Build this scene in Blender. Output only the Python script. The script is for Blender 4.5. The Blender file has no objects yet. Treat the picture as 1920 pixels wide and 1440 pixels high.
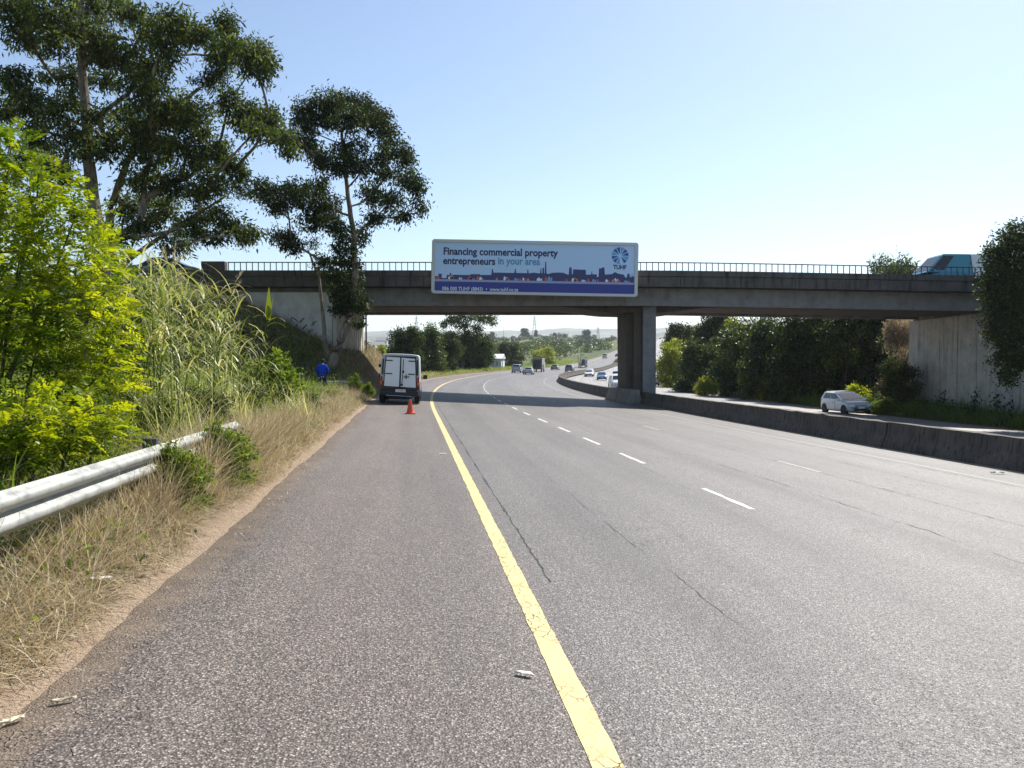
import bpy, bmesh, math, random
import numpy as np
from mathutils import Vector, Matrix
R = math.radians
rng = np.random.default_rng(7)
random.seed(7)
S = bpy.context.scene
COL = S.collection

# ------------------------------------------------------------------ camera, world, sun, exposure
CAMZ = 1.75
PITCH = math.atan(35 / 1450)
cd = bpy.data.cameras.new('camera'); cam = bpy.data.objects.new('camera', cd); COL.objects.link(cam)
cam.location = (0, 0, CAMZ); cam.rotation_euler = (R(90) - PITCH, 0, 0)
cd.sensor_width = 36; cd.lens = 36 * 1450 / 1920; cd.clip_start = .05; cd.clip_end = 20000
S.camera = cam
SUN_EL, SUN_AZ = 47.0, 36.0          # azimuth clockwise from +Y (view direction)
w = bpy.data.worlds.new('World'); S.world = w; w.use_nodes = True
wn = w.node_tree; wn.nodes.clear()
sky = wn.nodes.new('ShaderNodeTexSky'); sky.sky_type = 'NISHITA'; sky.sun_disc = False
sky.sun_elevation = R(SUN_EL); sky.sun_rotation = R(SUN_AZ)
sky.altitude = 100; sky.air_density = 1.0; sky.dust_density = .5; sky.ozone_density = 1.15
bg = wn.nodes.new('ShaderNodeBackground'); bg.inputs[1].default_value = .100
wo = wn.nodes.new('ShaderNodeOutputWorld')
wn.links.new(sky.outputs[0], bg.inputs[0]); wn.links.new(bg.outputs[0], wo.inputs[0])
sl = bpy.data.lights.new('sun', 'SUN'); sl.energy = 5.0; sl.angle = R(.5); sl.color = (1, .95, .87)
sun = bpy.data.objects.new('sun', sl); COL.objects.link(sun)
sd = Vector((math.sin(R(SUN_AZ)) * math.cos(R(SUN_EL)), math.cos(R(SUN_AZ)) * math.cos(R(SUN_EL)), math.sin(R(SUN_EL))))
sun.rotation_euler = sd.to_track_quat('Z', 'Y').to_euler(); sun.location = sd * 100
S.view_settings.view_transform = 'Standard'; S.view_settings.look = 'None'
S.view_settings.exposure = .70; S.view_settings.gamma = 1; S.view_settings.use_curve_mapping = False
S.render.engine = 'CYCLES'
S.cycles.use_denoising = True
S.cycles.max_bounces = 6; S.cycles.diffuse_bounces = 3; S.cycles.glossy_bounces = 2
S.cycles.transmission_bounces = 3; S.cycles.transparent_max_bounces = 6; S.cycles.volume_bounces = 0
S.cycles.sample_clamp_indirect = 4
S.cycles.use_adaptive_sampling = True; S.cycles.adaptive_threshold = .01

def at(px, py, Y):
    """world point seen at a pixel of the 1920x1440 photograph, at distance Y in front of the camera"""
    x = (px - 960) / 1450; u = (720 - py) / 1450
    cp, sp = math.cos(PITCH), math.sin(PITCH)
    d = Vector((x, cp + u * sp, -sp + u * cp))
    return Vector((0, 0, CAMZ)) + d * (Y / d.y)

# ------------------------------------------------------------------ road frame
TH0 = R(-7.35); SLOPE = .045
DS = 1.0; SMIN = -60
_s = np.arange(SMIN, 1700, DS)
def heading(s):
    return TH0 + np.clip(s - 30, 0, 150) / 445.0
_h = heading(_s)
_cx = np.cumsum(np.sin(_h)) * DS; _cy = np.cumsum(np.cos(_h)) * DS
i0 = int(-SMIN / DS); _cx -= _cx[i0]; _cy -= _cy[i0]
E_S = [-60, 60, 110, 160, 230, 300, 400, 550, 700, 1000, 1700]
E_Z = [0, 0, .12, .35, .95, 2.6, 6.6, 14, 22.5, 36, 58]
def e_of(s): return np.interp(s, E_S, E_Z)
def slope_of(s): return np.interp(s, [-60, 190, 330], [SLOPE, SLOPE, .02])
def road_z(s, lat):
    return e_of(s) - slope_of(s) * lat - np.where(lat > 14.2, .2, 0)
def r2w(s, lat, z=None, dz=0):
    s = np.asarray(s, float); lat = np.asarray(lat, float)
    cx = np.interp(s, _s, _cx); cy = np.interp(s, _s, _cy); h = heading(s)
    X = cx + lat * np.cos(h); Y = cy - lat * np.sin(h)
    Z = (road_z(s, lat) if z is None else z) + dz
    return np.stack(np.broadcast_arrays(X, Y, Z), -1)
def w2r(x, y):
    x = np.asarray(x, float).ravel(); y = np.asarray(y, float).ravel()
    so = np.empty_like(x); lo = np.empty_like(x)
    k = np.arange(0, len(_s), 4)
    for a in range(0, len(x), 20000):
        xx = x[a:a + 20000, None]; yy = y[a:a + 20000, None]
        j = k[np.argmin((xx - _cx[k]) ** 2 + (yy - _cy[k]) ** 2, 1)]
        for _ in range(2):
            h = _h[j]; ds = (xx[:, 0] - _cx[j]) * np.sin(h) + (yy[:, 0] - _cy[j]) * np.cos(h)
            j = np.clip(np.round(j + ds / DS).astype(int), 0, len(_s) - 1)
        h = _h[j]; dx = xx[:, 0] - _cx[j]; dy = yy[:, 0] - _cy[j]
        so[a:a + 20000] = _s[j] + dx * np.sin(h) + dy * np.cos(h)
        lo[a:a + 20000] = dx * np.cos(h) - dy * np.sin(h)
    return so, lo
def sstep(a, b, x):
    t = np.clip((np.asarray(x, float) - a) / (b - a), 0, 1); return t * t * (3 - 2 * t)
def wob(x, y, f, seed=0):
    """cheap smooth pseudo noise in -1..1"""
    r = np.random.default_rng(seed); o = 0
    for i in range(4):
        a = r.uniform(0, 6.28); k = f * (1 + .7 * i)
        o = o + np.sin((x * math.cos(a) + y * math.sin(a)) * k + r.uniform(0, 6.28)) / (1 + .5 * i)
    return o / 2.3
BY = 46.0; BYF = 56.5; ZS = 5.25      # bridge near and far face, soffit height
def terrain(x, y):
    sh = np.shape(x); x = np.asarray(x, float).ravel(); y = np.asarray(y, float).ravel()
    s, lat = w2r(x, y); r = np.hypot(x, y)
    z = road_z(s, np.clip(lat, -3, 31))
    far = sstep(600, 1100, r)
    z = z * (1 - far) + far * (.75 + .031 * (r - 110))
    z += np.where(lat < 5, np.interp(lat, [-2.2, -1.8, -1.35], [0, -.012, -.07]), 0)
    inroad = (lat > -1.35) & (lat < 30.2) & (s > -55) & (s < 1400)
    dl = np.maximum(0, -2.0 - lat); dr = np.maximum(0, lat - 30.6)
    # left verge and bank
    z += .12 * np.minimum(dl, 1.5) * sstep(-60, -5, s)
    bank = np.minimum(np.maximum(dl - 2.6, 0) * .16, 1.6) * (1 - sstep(70, 100, s))
    # embankment that carries the road over the bridge (left)
    prof = np.interp(x, [-60, -20, -17.5, -10.9, -10.6, -8.9, -7.9], [6.9, 6.7, 6.0, 2.65, 2.45, .75, 0])
    m = sstep(40.0, BY - .6, y) * (1 - sstep(60, 74, y))
    bank = np.maximum(bank, prof * m * (x < 0))
    z += bank
    # right bank
    prof2 = np.interp(dr, [0, 2, 6, 14, 25], [0, .15, 1.2, 4.6, 5.6])
    z += np.where(lat > 20, prof2 * (.35 + .65 * sstep(15, 42, s)) * (1 - .6 * sstep(300, 600, s)), 0)
    fr = (lat > 20) & (dr > 0)
    # away from the road the land joins the rising plain
    d = np.maximum(dl, 0)
    plain = .75 + .031 * np.maximum(r - 110, -20)
    k = sstep(12, 60, d) * sstep(90, 150, r)
    z = z * (1 - k) + k * (plain - 1.5 + 1.5 * wob(x, y, .02, 3))
    k = sstep(30, 90, dr) * sstep(120, 200, r)
    z = z * (1 - k) + k * (plain + 10 + 3 * wob(x, y, .012, 4))
    # hills ahead
    ang = np.arctan2(x, y)
    hill = np.exp(-((ang - .045) / .10) ** 2) * sstep(450, 1250, r) * (1 - sstep(1500, 2400, r))
    z += 13 * hill + (3.0 * wob(x, y, .009, 5) + 1.4 * wob(x, y, .03, 6)) * sstep(250, 900, r) * (1 - inroad)
    offroad = np.maximum(dl, dr)
    nearroad = 1 - sstep(6, 40, offroad)
    zr = road_z(s, np.clip(lat, -3, 31))
    kk = nearroad * sstep(250, 600, r) * (s < 1400)
    z = z * (1 - kk) + kk * np.minimum(z, zr - .1)
    z += .03 * wob(x, y, 1.7, 8) * (r < 80) * sstep(2.1, 3, -lat)
    z = np.where(inroad, zr - .08 - .0012 * np.clip(r - 30, 0, 900), z)
    z = np.where((x < -7) & (y > BY) & (y < BYF + .5) & (x < -10.5), np.minimum(z, 6.6), z)
    return z.reshape(sh)

# ------------------------------------------------------------------ object helpers
def tag(o, label=None, cat=None, group=None, kind=None):
    if label: o['label'] = label
    if cat: o['category'] = cat
    if group: o['group'] = group
    if kind: o['kind'] = kind
    return o
def thing(name, label, cat, loc=(0, 0, 0), rz=0, group=None):
    o = bpy.data.objects.new(name, None); COL.objects.link(o); o.location = loc; o.rotation_euler = (0, 0, rz)
    o.empty_display_size = .3
    return tag(o, label, cat, group)
def link(name, me, parent=None, loc=None, rot=None, scale=None):
    o = bpy.data.objects.new(name, me); COL.objects.link(o)
    if parent: o.parent = parent
    if loc is not None: o.location = loc
    if rot is not None: o.rotation_euler = rot
    if scale is not None: o.scale = scale
    return o
def npmesh(name, V, F, mat=None, smooth=False, var=None, uv=None, mats=None, midx=None):
    """V (n,3); F (m,k) with one k; var: one float per face; uv per vertex"""
    me = bpy.data.meshes.new(name); V = np.ascontiguousarray(V, np.float32); F = np.ascontiguousarray(F, np.int32)
    n, k = F.shape
    me.vertices.add(len(V)); me.vertices.foreach_set('co', V.ravel())
    me.loops.add(n * k); me.loops.foreach_set('vertex_index', F.ravel())
    me.polygons.add(n); me.polygons.foreach_set('loop_start', np.arange(0, n * k, k, dtype=np.int32))
    me.polygons.foreach_set('loop_total', np.full(n, k, np.int32))
    if smooth: me.polygons.foreach_set('use_smooth', np.ones(n, bool))
    if midx is not None: me.polygons.foreach_set('material_index', midx.astype(np.int32))
    me.update(calc_edges=True)
    if var is not None:
        a = me.attributes.new('var', 'FLOAT', 'FACE'); a.data.foreach_set('value', np.ascontiguousarray(var, np.float32))
    if uv is not None:
        l = me.uv_layers.new(name='UVMap'); l.data.foreach_set('uv', np.ascontiguousarray(uv[F.ravel()], np.float32).ravel())
    for m in (mats or ([mat] if mat else [])): me.materials.append(m)
    return me
def grid_faces(nu, nv):
    i = np.arange(nu - 1)[:, None] * nv + np.arange(nv - 1)[None]
    return np.stack([i, i + 1, i + nv + 1, i + nv], -1).reshape(-1, 4)
class MB:
    """collects simple solids into one mesh"""
    def __init__(s): s.v = []; s.f = []; s.m = []; s.mi = 0
    def add(s, vs, fs):
        b = len(s.v); s.v += [tuple(p) for p in vs]; s.f += [tuple(b + i for i in f) for f in fs]; s.m += [s.mi] * len(fs); return s
    def box(s, c, d, M=None, taper=1):
        x, y, z = d[0] / 2, d[1] / 2, d[2] / 2
        P = [Vector((i * x * (taper if k > 0 else 1), j * y * (taper if k > 0 else 1), k * z)) for k in (-1, 1) for j in (-1, 1) for i in (-1, 1)]
        if M: P = [M @ p for p in P]
        P = [p + Vector(c) for p in P]
        return s.add(P, [(0, 2, 3, 1), (4, 5, 7, 6), (0, 1, 5, 4), (2, 6, 7, 3), (0, 4, 6, 2), (1, 3, 7, 5)])
    def tube(s, pts, rad, n=8, cap=True):
        pts = [Vector(p) for p in pts]; rad = rad if isinstance(rad, (list, tuple)) else [rad] * len(pts)
        vs = []; up = Vector((0, 0, 1))
        for i, p in enumerate(pts):
            d = (pts[min(i + 1, len(pts) - 1)] - pts[max(i - 1, 0)]).normalized()
            a = d.cross(up if abs(d.z) < .95 else Vector((1, 0, 0))).normalized(); b = d.cross(a)
            vs += [p + (a * math.cos(t) + b * math.sin(t)) * rad[i] for t in [6.2832 * k / n for k in range(n)]]
        fs = [(i * n + k, i * n + (k + 1) % n, (i + 1) * n + (k + 1) % n, (i + 1) * n + k) for i in range(len(pts) - 1) for k in range(n)]
        if cap: fs += [tuple(range(n)), tuple(reversed(range((len(pts) - 1) * n, len(pts) * n)))]
        return s.add(vs, fs)
    def prism(s, poly, a, b, axis='y'):
        """poly of 2-D points extruded from a to b along axis"""
        f = {'y': lambda p, t: (p[0], t, p[1]), 'x': lambda p, t: (t, p[0], p[1]), 'z': lambda p, t: (p[0], p[1], t)}[axis]
        n = len(poly); vs = [f(p, a) for p in poly] + [f(p, b) for p in poly]
        return s.add(vs, [tuple(range(n)), tuple(reversed(range(n, 2 * n)))] + [(i, (i + 1) % n, n + (i + 1) % n, n + i) for i in range(n)])
    def lathe(s, prof, n=20, axis='z', c=(0, 0, 0)):
        vs = []
        for r_, h in prof:
            for k in range(n):
                t = 6.28318 * k / n; p = (r_ * math.cos(t), r_ * math.sin(t), h)
                p = {'z': p, 'x': (p[2], p[0], p[1]), 'y': (p[0], p[2], p[1])}[axis]
                vs.append((p[0] + c[0], p[1] + c[1], p[2] + c[2]))
        m = len(prof)
        return s.add(vs, [(i * n + k, i * n + (k + 1) % n, (i + 1) * n + (k + 1) % n, (i + 1) * n + k) for i in range(m - 1) for k in range(n)])
    def mesh(s, name, mats, bevel=0, smooth=False, seg=2):
        me = bpy.data.meshes.new(name); me.from_pydata(s.v, [], s.f)
        mats = mats if isinstance(mats, (list, tuple)) else [mats]
        for m in mats: me.materials.append(m)
        for p, i in zip(me.polygons, s.m): p.material_index = i
        bm = bmesh.new(); bm.from_mesh(me); bmesh.ops.recalc_face_normals(bm, faces=bm.faces)
        if bevel:
            ed = [e for e in bm.edges if len(e.link_faces) == 2 and e.calc_face_angle(0) > .5]
            bmesh.ops.bevel(bm, geom=ed, offset=bevel, segments=seg, profile=.6, affect='EDGES', clamp_overlap=True)
        bm.to_mesh(me); bm.free()
        if smooth:
            me.polygons.foreach_set('use_smooth', np.ones(len(me.polygons), bool))
            me.set_sharp_from_angle(angle=R(38)) if hasattr(me, 'set_sharp_from_angle') else None
        me.update(); return me
    def build(s, name, mats, parent=None, loc=None, rot=None, **k):
        return link(name, s.mesh(name, mats, **k), parent, loc, rot)
def copy_tree(o, parent=None):
    c = o.copy(); COL.objects.link(c); c.parent = parent
    for ch in list(o.children): copy_tree(ch, c)
    return c

# ------------------------------------------------------------------ materials
def mat(name, color=(.5, .5, .5), rough=.7, metal=0, spec=None, coat=0):
    m = bpy.data.materials.new(name); m.use_nodes = True; b = m.node_tree.nodes['Principled BSDF']
    b.inputs['Base Color'].default_value = (*color, 1); b.inputs['Roughness'].default_value = rough
    b.inputs['Metallic'].default_value = metal
    if spec is not None: b.inputs['Specular IOR Level'].default_value = spec
    if coat: b.inputs['Coat Weight'].default_value = coat; b.inputs['Coat Roughness'].default_value = .08
    return m
class N:
    def __init__(s, m): s.m = m; s.t = m.node_tree; s.b = s.t.nodes['Principled BSDF']
    def n(s, ty, **k):
        o = s.t.nodes.new(ty)
        for a, v in k.items():
            if a.startswith('i_'): o.inputs[a[2:].replace('_', ' ')].default_value = v
            else: setattr(o, a, v)
        return o
    def l(s, a, b): s.t.links.new(a, b)
    def coords(s, kind='Object', scale=(1, 1, 1)):
        c = s.n('ShaderNodeTexCoord'); mp = s.n('ShaderNodeMapping'); mp.inputs['Scale'].default_value = scale
        s.l(c.outputs[kind], mp.inputs['Vector']); return mp.outputs[0]
    def noise(s, vec, scale, detail=4, rough=.55):
        o = s.n('ShaderNodeTexNoise'); o.inputs['Scale'].default_value = scale; o.inputs['Detail'].default_value = detail
        o.inputs['Roughness'].default_value = rough; s.l(vec, o.inputs['Vector']); return o.outputs[0]
    def ramp(s, fac, stops):
        o = s.n('ShaderNodeValToRGB'); e = o.color_ramp.elements
        while len(e) < len(stops): e.new(.5)
        for i, (p, c) in enumerate(stops): e[i].position = p; e[i].color = (*c, 1) if len(c) == 3 else c
        s.l(fac, o.inputs[0]); return o.outputs[0]
    def mix(s, f, a, b, mode='MIX'):
        o = s.n('ShaderNodeMix', data_type='RGBA', blend_type=mode)
        for v, i in ((f, 0), (a, 6), (b, 7)):
            if isinstance(v, (int, float)): o.inputs[i].default_value = v
            elif isinstance(v, tuple): o.inputs[i].default_value = (*v, 1)
            else: s.l(v, o.inputs[i])
        return o.outputs[2]
    def math(s, op, a, b=0, c=None):
        o = s.n('ShaderNodeMath', operation=op)
        for v, i in ((a, 0), (b, 1), (c, 2)):
            if v is None: continue
            if isinstance(v, (int, float)): o.inputs[i].default_value = v
            else: s.l(v, o.inputs[i])
        return o.outputs[0]
    def maprange(s, v, a, b, c=0, d=1):
        o = s.n('ShaderNodeMapRange'); s.l(v, o.inputs[0])
        for i, x in enumerate((a, b, c, d)): o.inputs[i + 1].default_value = x
        return o.outputs[0]
    def bump(s, h, strength=.5, dist=.01):
        o = s.n('ShaderNodeBump'); o.inputs['Strength'].default_value = strength; o.inputs['Distance'].default_value = dist
        s.l(h, o.inputs['Height']); s.l(o.outputs[0], s.b.inputs['Normal'])
    def color(s, c): s.l(c, s.b.inputs['Base Color'])

def asphalt(name, tint=(1, 1, 1), bright=1.0):
    m = mat(name, rough=.56, spec=.42); k = N(m)
    uv = k.coords('UV')                           # u = lateral metres, v = metres along the road
    ag = k.n('ShaderNodeTexVoronoi', feature='F1'); ag.inputs['Scale'].default_value = 88; k.l(uv, ag.inputs['Vector'])
    cell = k.n('ShaderNodeSeparateColor'); k.l(ag.outputs['Color'], cell.inputs[0])
    stone = k.ramp(cell.outputs[0], [(0, (.035, .032, .03)), (.3, (.08, .075, .071)), (.6, (.17, .16, .152)), (.85, (.31, .292, .28)), (1, (.58, .55, .53))])
    gap = k.maprange(ag.outputs['Distance'], .35, .75, 0, 1)
    c = k.mix(k.math('MULTIPLY', gap, .9), stone, (.018, .017, .016))
    n1 = k.noise(uv, 38, 3, .6)
    c = k.mix(.3, c, k.ramp(n1, [(.38, (.05, .048, .047)), (.5, (.13, .124, .12)), (.62, (.26, .25, .24))]))
    # lengthwise wear: wheel paths and strips laid at different times
    st = k.noise(k.coords('UV', (1.1, .018, 1)), 1.0, 4, .6)
    c = k.mix(1, c, k.ramp(st, [(.3, (.76, .76, .76)), (.5, (1, 1, 1)), (.7, (1.18, 1.17, 1.16))]), 'MULTIPLY')
    pt = k.noise(k.coords('UV', (.5, .14, 1)), 1.3, 5, .65)
    c = k.mix(1, c, k.ramp(pt, [(.25, (.78, .76, .76)), (.5, (1, 1, 1)), (.75, (1.16, 1.15, 1.13))]), 'MULTIPLY')
    # dust near the left edge
    sp = k.n('ShaderNodeSeparateXYZ'); k.l(uv, sp.inputs[0])
    c = k.mix(1, c, (tint[0] * bright, tint[1] * bright, tint[2] * bright), 'MULTIPLY')
    c = k.mix(k.maprange(sp.outputs[0], .9, 1.1, 1, 0), c, k.mix(1, c, (1.14, 1.04, .98), 'MULTIPLY'))
    wp = k.math('SINE', k.math('MULTIPLY', k.math('SUBTRACT', sp.outputs[0], 1.65), 2 * 3.14159 / 1.86))
    c = k.mix(k.math('MULTIPLY', k.maprange(wp, -.2, 1), k.maprange(sp.outputs[0], 1.2, 1.3, 0, .12)), c, (.035, .033, .032))
    nd = k.noise(uv, 3.0, 6, .7)
    edge = k.math('ADD', k.maprange(sp.outputs[0], -1.95, -1.35, 1, 0), k.math('MULTIPLY', k.math('SUBTRACT', nd, .5), 1.6))
    edge = k.math('MULTIPLY', k.maprange(edge, .25, 1.05), k.maprange(sp.outputs[0], -1.5, -1.2, 1, 0))
    c = k.mix(k.math('MULTIPLY', edge, .7), c, (.33, .25, .18))
    # hairline cracks
    wv = k.n('ShaderNodeVectorMath', operation='ADD'); nz = k.n('ShaderNodeTexNoise'); nz.inputs['Scale'].default_value = 1.2; nz.inputs['Detail'].default_value = 5
    k.l(uv, nz.inputs['Vector']); k.l(nz.outputs['Color'], wv.inputs[0])
    mp = k.n('ShaderNodeMapping'); mp.inputs['Scale'].default_value = (.28, .10, 1); k.l(uv, mp.inputs['Vector']); k.l(mp.outputs[0], wv.inputs[1])
    cr = k.n('ShaderNodeTexVoronoi', feature='DISTANCE_TO_EDGE'); cr.inputs['Scale'].default_value = 1.15; k.l(wv.outputs[0], cr.inputs['Vector'])
    fade = k.maprange(k.noise(k.coords('UV', (.4, .1, 1)), 1, 2), .5, .6)
    ck = k.math('MULTIPLY', k.maprange(cr.outputs[0], .0015, .006, 1, 0), fade)
    c = k.mix(k.math('MULTIPLY', ck, .0), c, (.012, .011, .011))
    k.color(c)
    h = k.math('SUBTRACT', k.math('MULTIPLY', k.math('SUBTRACT', 1, ag.outputs['Distance']), cell.outputs[1]), ck)
    k.bump(h, .9, .008)
    return m
M = {}
M['asphalt'] = asphalt('asphalt', (1, .965, .925), .95)
M['asphalt_far'] = asphalt('asphalt_opposite', (1, .98, .96), 1.9)

def paint(name, col, cracks=True, wear=.5):
    m = mat(name, col, .6); k = N(m); uv = k.coords('UV')
    w1 = k.n('ShaderNodeVectorMath', operation='ADD'); nz = k.n('ShaderNodeTexNoise'); nz.inputs['Scale'].default_value = 9; nz.inputs['Detail'].default_value = 4
    k.l(uv, nz.inputs['Vector'])
    sc = k.n('ShaderNodeVectorMath', operation='SCALE'); sc.inputs['Scale'].default_value = .09; k.l(nz.outputs['Color'], sc.inputs[0])
    k.l(sc.outputs[0], w1.inputs[0]); k.l(uv, w1.inputs[1])
    cr = k.n('ShaderNodeTexVoronoi', feature='DISTANCE_TO_EDGE'); cr.inputs['Scale'].default_value = 11; k.l(w1.outputs[0], cr.inputs['Vector'])
    fade = k.maprange(k.noise(uv, 1.7, 2), .34, .5)
    ck = k.math('MULTIPLY', k.maprange(cr.outputs[0], .012, .045, 1, 0), fade) if cracks else k.math('MULTIPLY', fade, 0)
    fl = k.maprange(k.noise(uv, 70, 4, .7), .60 + .1 * (1 - wear), .70)
    dirt = k.ramp(k.noise(uv, 5, 5, .65), [(.3, tuple(c * .78 for c in col)), (.6, col)])
    c = k.mix(fl, dirt, (.17, .15, .12)); c = k.mix(ck, c, (.045, .04, .03)); k.color(c)
    k.bump(k.math('SUBTRACT', k.noise(uv, 90, 3, .6), ck), .6, .006)
    return m
M['yellow'] = paint('yellow_road_paint', (.74, .55, .23))
M['yellow_worn'] = paint('worn_yellow_road_paint', (.30, .28, .24), False, 3)
M['white_paint'] = paint('white_road_paint', (.66, .66, .64), False, 1.5)
M['white_worn'] = paint('worn_white_road_paint', (.38, .37, .35), False, 3)

def concrete(name, base=(.30, .28, .25), dark=(.09, .08, .07), streak=.6, sf=1.0):
    m = mat(name, base, .85, spec=.25); k = N(m); geo = k.n('ShaderNodeNewGeometry'); ob = geo.outputs['Position']
    smap = k.n('ShaderNodeMapping'); smap.inputs['Scale'].default_value = (2.2 * sf, 2.2 * sf, .16 / sf); k.l(ob, smap.inputs['Vector'])
    n1 = k.noise(ob, 1.3, 6, .65); n2 = k.noise(ob, 14, 4, .7)
    c = k.ramp(n1, [(.3, tuple(v * .72 for v in base)), (.5, base), (.7, tuple(min(1, v * 1.2) for v in base))])
    sv = k.noise(smap.outputs[0], 1.6, 5, .7)
    c = k.mix(k.math('MULTIPLY', k.maprange(sv, .5, .68), streak), c, dark)
    c = k.mix(k.math('MULTIPLY', k.maprange(n2, .55, .8), .35), c, tuple(v * .6 for v in base))
    k.color(c); k.bump(k.math('ADD', n2, k.math('MULTIPLY', n1, .5)), .5, .02)
    return m
M['conc'] = concrete('weathered_concrete', (.34, .31, .28), (.08, .07, .06), .75)
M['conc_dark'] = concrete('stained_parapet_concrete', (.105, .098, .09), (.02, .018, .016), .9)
M['conc_girder'] = concrete('girder_concrete', (.23, .228, .225), (.12, .10, .085), .35)
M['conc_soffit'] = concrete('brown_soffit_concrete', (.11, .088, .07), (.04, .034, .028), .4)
M['conc_pale'] = concrete('pale_wall_concrete', (.50, .47, .42), (.14, .12, .10), .55)
M['conc_wall'] = concrete('painted_wall_concrete', (.60, .585, .56), (.30, .28, .26), .3)
M['barrier'] = concrete('barrier_concrete', (.12, .10, .082), (.018, .015, .013), 1, 3.0)
M['barrier_new'] = concrete('lighter_barrier_concrete', (.26, .235, .205), (.12, .10, .08), .5)
M['steel'] = mat('dull_steel', (.10, .10, .105), .55, .6)

def leafmat(name, c0, c1, trans=.45, rough=.5, c2=None, tf=None, spec=.35):
    m = bpy.data.materials.new(name); m.use_nodes = True; k = N(m)
    a = k.n('ShaderNodeAttribute', attribute_name='var'); 
    stops = [(0, c0), (1, c1)] if c2 is None else [(0, c0), (.6, c1), (1, c2)]
    c = k.ramp(a.outputs['Fac'], stops); k.color(c)
    k.b.inputs['Roughness'].default_value = rough; k.b.inputs['Specular IOR Level'].default_value = spec
    tr = k.n('ShaderNodeBsdfTranslucent'); tf = tf or (1.35, 1.45, .5)
    k.l(k.mix(1, c, tf, 'MULTIPLY'), tr.inputs['Color'])
    mx = k.n('ShaderNodeMixShader'); mx.inputs[0].default_value = trans
    k.l(k.b.outputs[0], mx.inputs[1]); k.l(tr.outputs[0], mx.inputs[2])
    out = [n for n in m.node_tree.nodes if n.type == 'OUTPUT_MATERIAL'][0]
    k.l(mx.outputs[0], out.inputs['Surface']); return m
M['leaf_bright'] = leafmat('bright_shrub_leaf', (.06, .12, .010), (.30, .38, .02), .52, .45, (.42, .45, .03), tf=(1.4, 1.3, .3))
M['leaf_mid'] = leafmat('weed_leaf', (.05, .09, .012), (.15, .21, .03), .45, .6, (.25, .28, .05), spec=.15)
M['leaf_gum'] = leafmat('gum_leaf', (.018, .030, .010), (.06, .084, .022), .36, .6, (.20, .22, .05), spec=.15)
M['leaf_dark'] = leafmat('dark_evergreen_leaf', (.012, .022, .007), (.034, .055, .014), .26, .6, (.12, .15, .03), spec=.15)
M['leaf_olive'] = leafmat('olive_leaf', (.018, .032, .009), (.055, .082, .016), .3, .45, (.19, .20, .032))
M['leaf_yellow'] = leafmat('yellow_green_leaf', (.12, .15, .02), (.28, .30, .03), .45, .5, (.45, .42, .04))
M['leaf_dry'] = leafmat('pale_dry_leaf', (.16, .13, .09), (.40, .33, .24), .3, .7, (.6, .52, .40), tf=(1.1, 1, .8))
M['reed'] = leafmat('reed_blade', (.11, .17, .03), (.38, .40, .16), .4, .42, (.80, .74, .50), tf=(1.2, 1.2, .6))
M['plume'] = leafmat('grass_plume', (.42, .36, .24), (.62, .55, .40), .4, .8, (.75, .70, .58), tf=(1.1, 1, .8))
M['dry'] = leafmat('dry_grass', (.17, .13, .08), (.50, .42, .27), .35, .75, (.86, .77, .58), tf=(1.1, 1, .75))
M['grass'] = leafmat('green_grass', (.07, .11, .02), (.18, .25, .04), .4, .6, (.42, .40, .14))
def barkmat(name, a, b):
    m = mat(name, a, .85, spec=.2); k = N(m); v = k.coords('Object', (3, 3, .7)); n1 = k.noise(v, 2.4, 6, .7)
    k.color(k.ramp(n1, [(.35, a), (.62, b)])); k.bump(n1, .7, .03); return m
M['bark_gum'] = barkmat('gum_bark', (.10, .075, .055), (.30, .25, .20))
M['bark'] = barkmat('dark_bark', (.05, .04, .03), (.13, .10, .075))

# ground
def groundmat():
    m = mat('verge_ground', rough=.95, spec=.1); k = N(m); ob = k.coords('Object')
    n1 = k.noise(ob, .35, 5, .6); n2 = k.noise(ob, 5, 6, .7); n3 = k.noise(ob, 40, 4, .7)
    uv = k.coords('UV'); sp = k.n('ShaderNodeSeparateXYZ'); k.l(uv, sp.inputs[0])   # u: metres from the road edge, v: distance from here
    sand = k.ramp(n3, [(.3, (.26, .19, .13)), (.55, (.37, .28, .20)), (.75, (.46, .37, .28))])
    soil = k.ramp(n2, [(.3, (.08, .055, .035)), (.5, (.16, .115, .07)), (.7, (.26, .20, .13))])
    green = k.ramp(n2, [(.3, (.035, .05, .014)), (.55, (.085, .11, .03)), (.75, (.17, .18, .06))])
    far = k.ramp(k.noise(ob, .02, 8, .7), [(.3, (.035, .055, .025)), (.46, (.075, .095, .04)), (.56, (.15, .16, .07)), (.66, (.05, .07, .03)), (.75, (.20, .18, .11))])
    edge = k.math('ADD', sp.outputs[0], k.math('MULTIPLY', k.math('SUBTRACT', n2, .5), .5))
    c = k.mix(k.maprange(edge, .12, .42), sand, soil)
    c = k.mix(k.math('MULTIPLY', k.maprange(k.math('ADD', edge, k.math('MULTIPLY', n1, 2)), 1.8, 4.5), .75), c, green)
    c = k.mix(k.maprange(sp.outputs[1], 120, 300), c, far)
    k.color(c); k.bump(k.math('ADD', n3, k.math('MULTIPLY', n2, 2)), .8, .03); return m
M['ground'] = groundmat()

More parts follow.
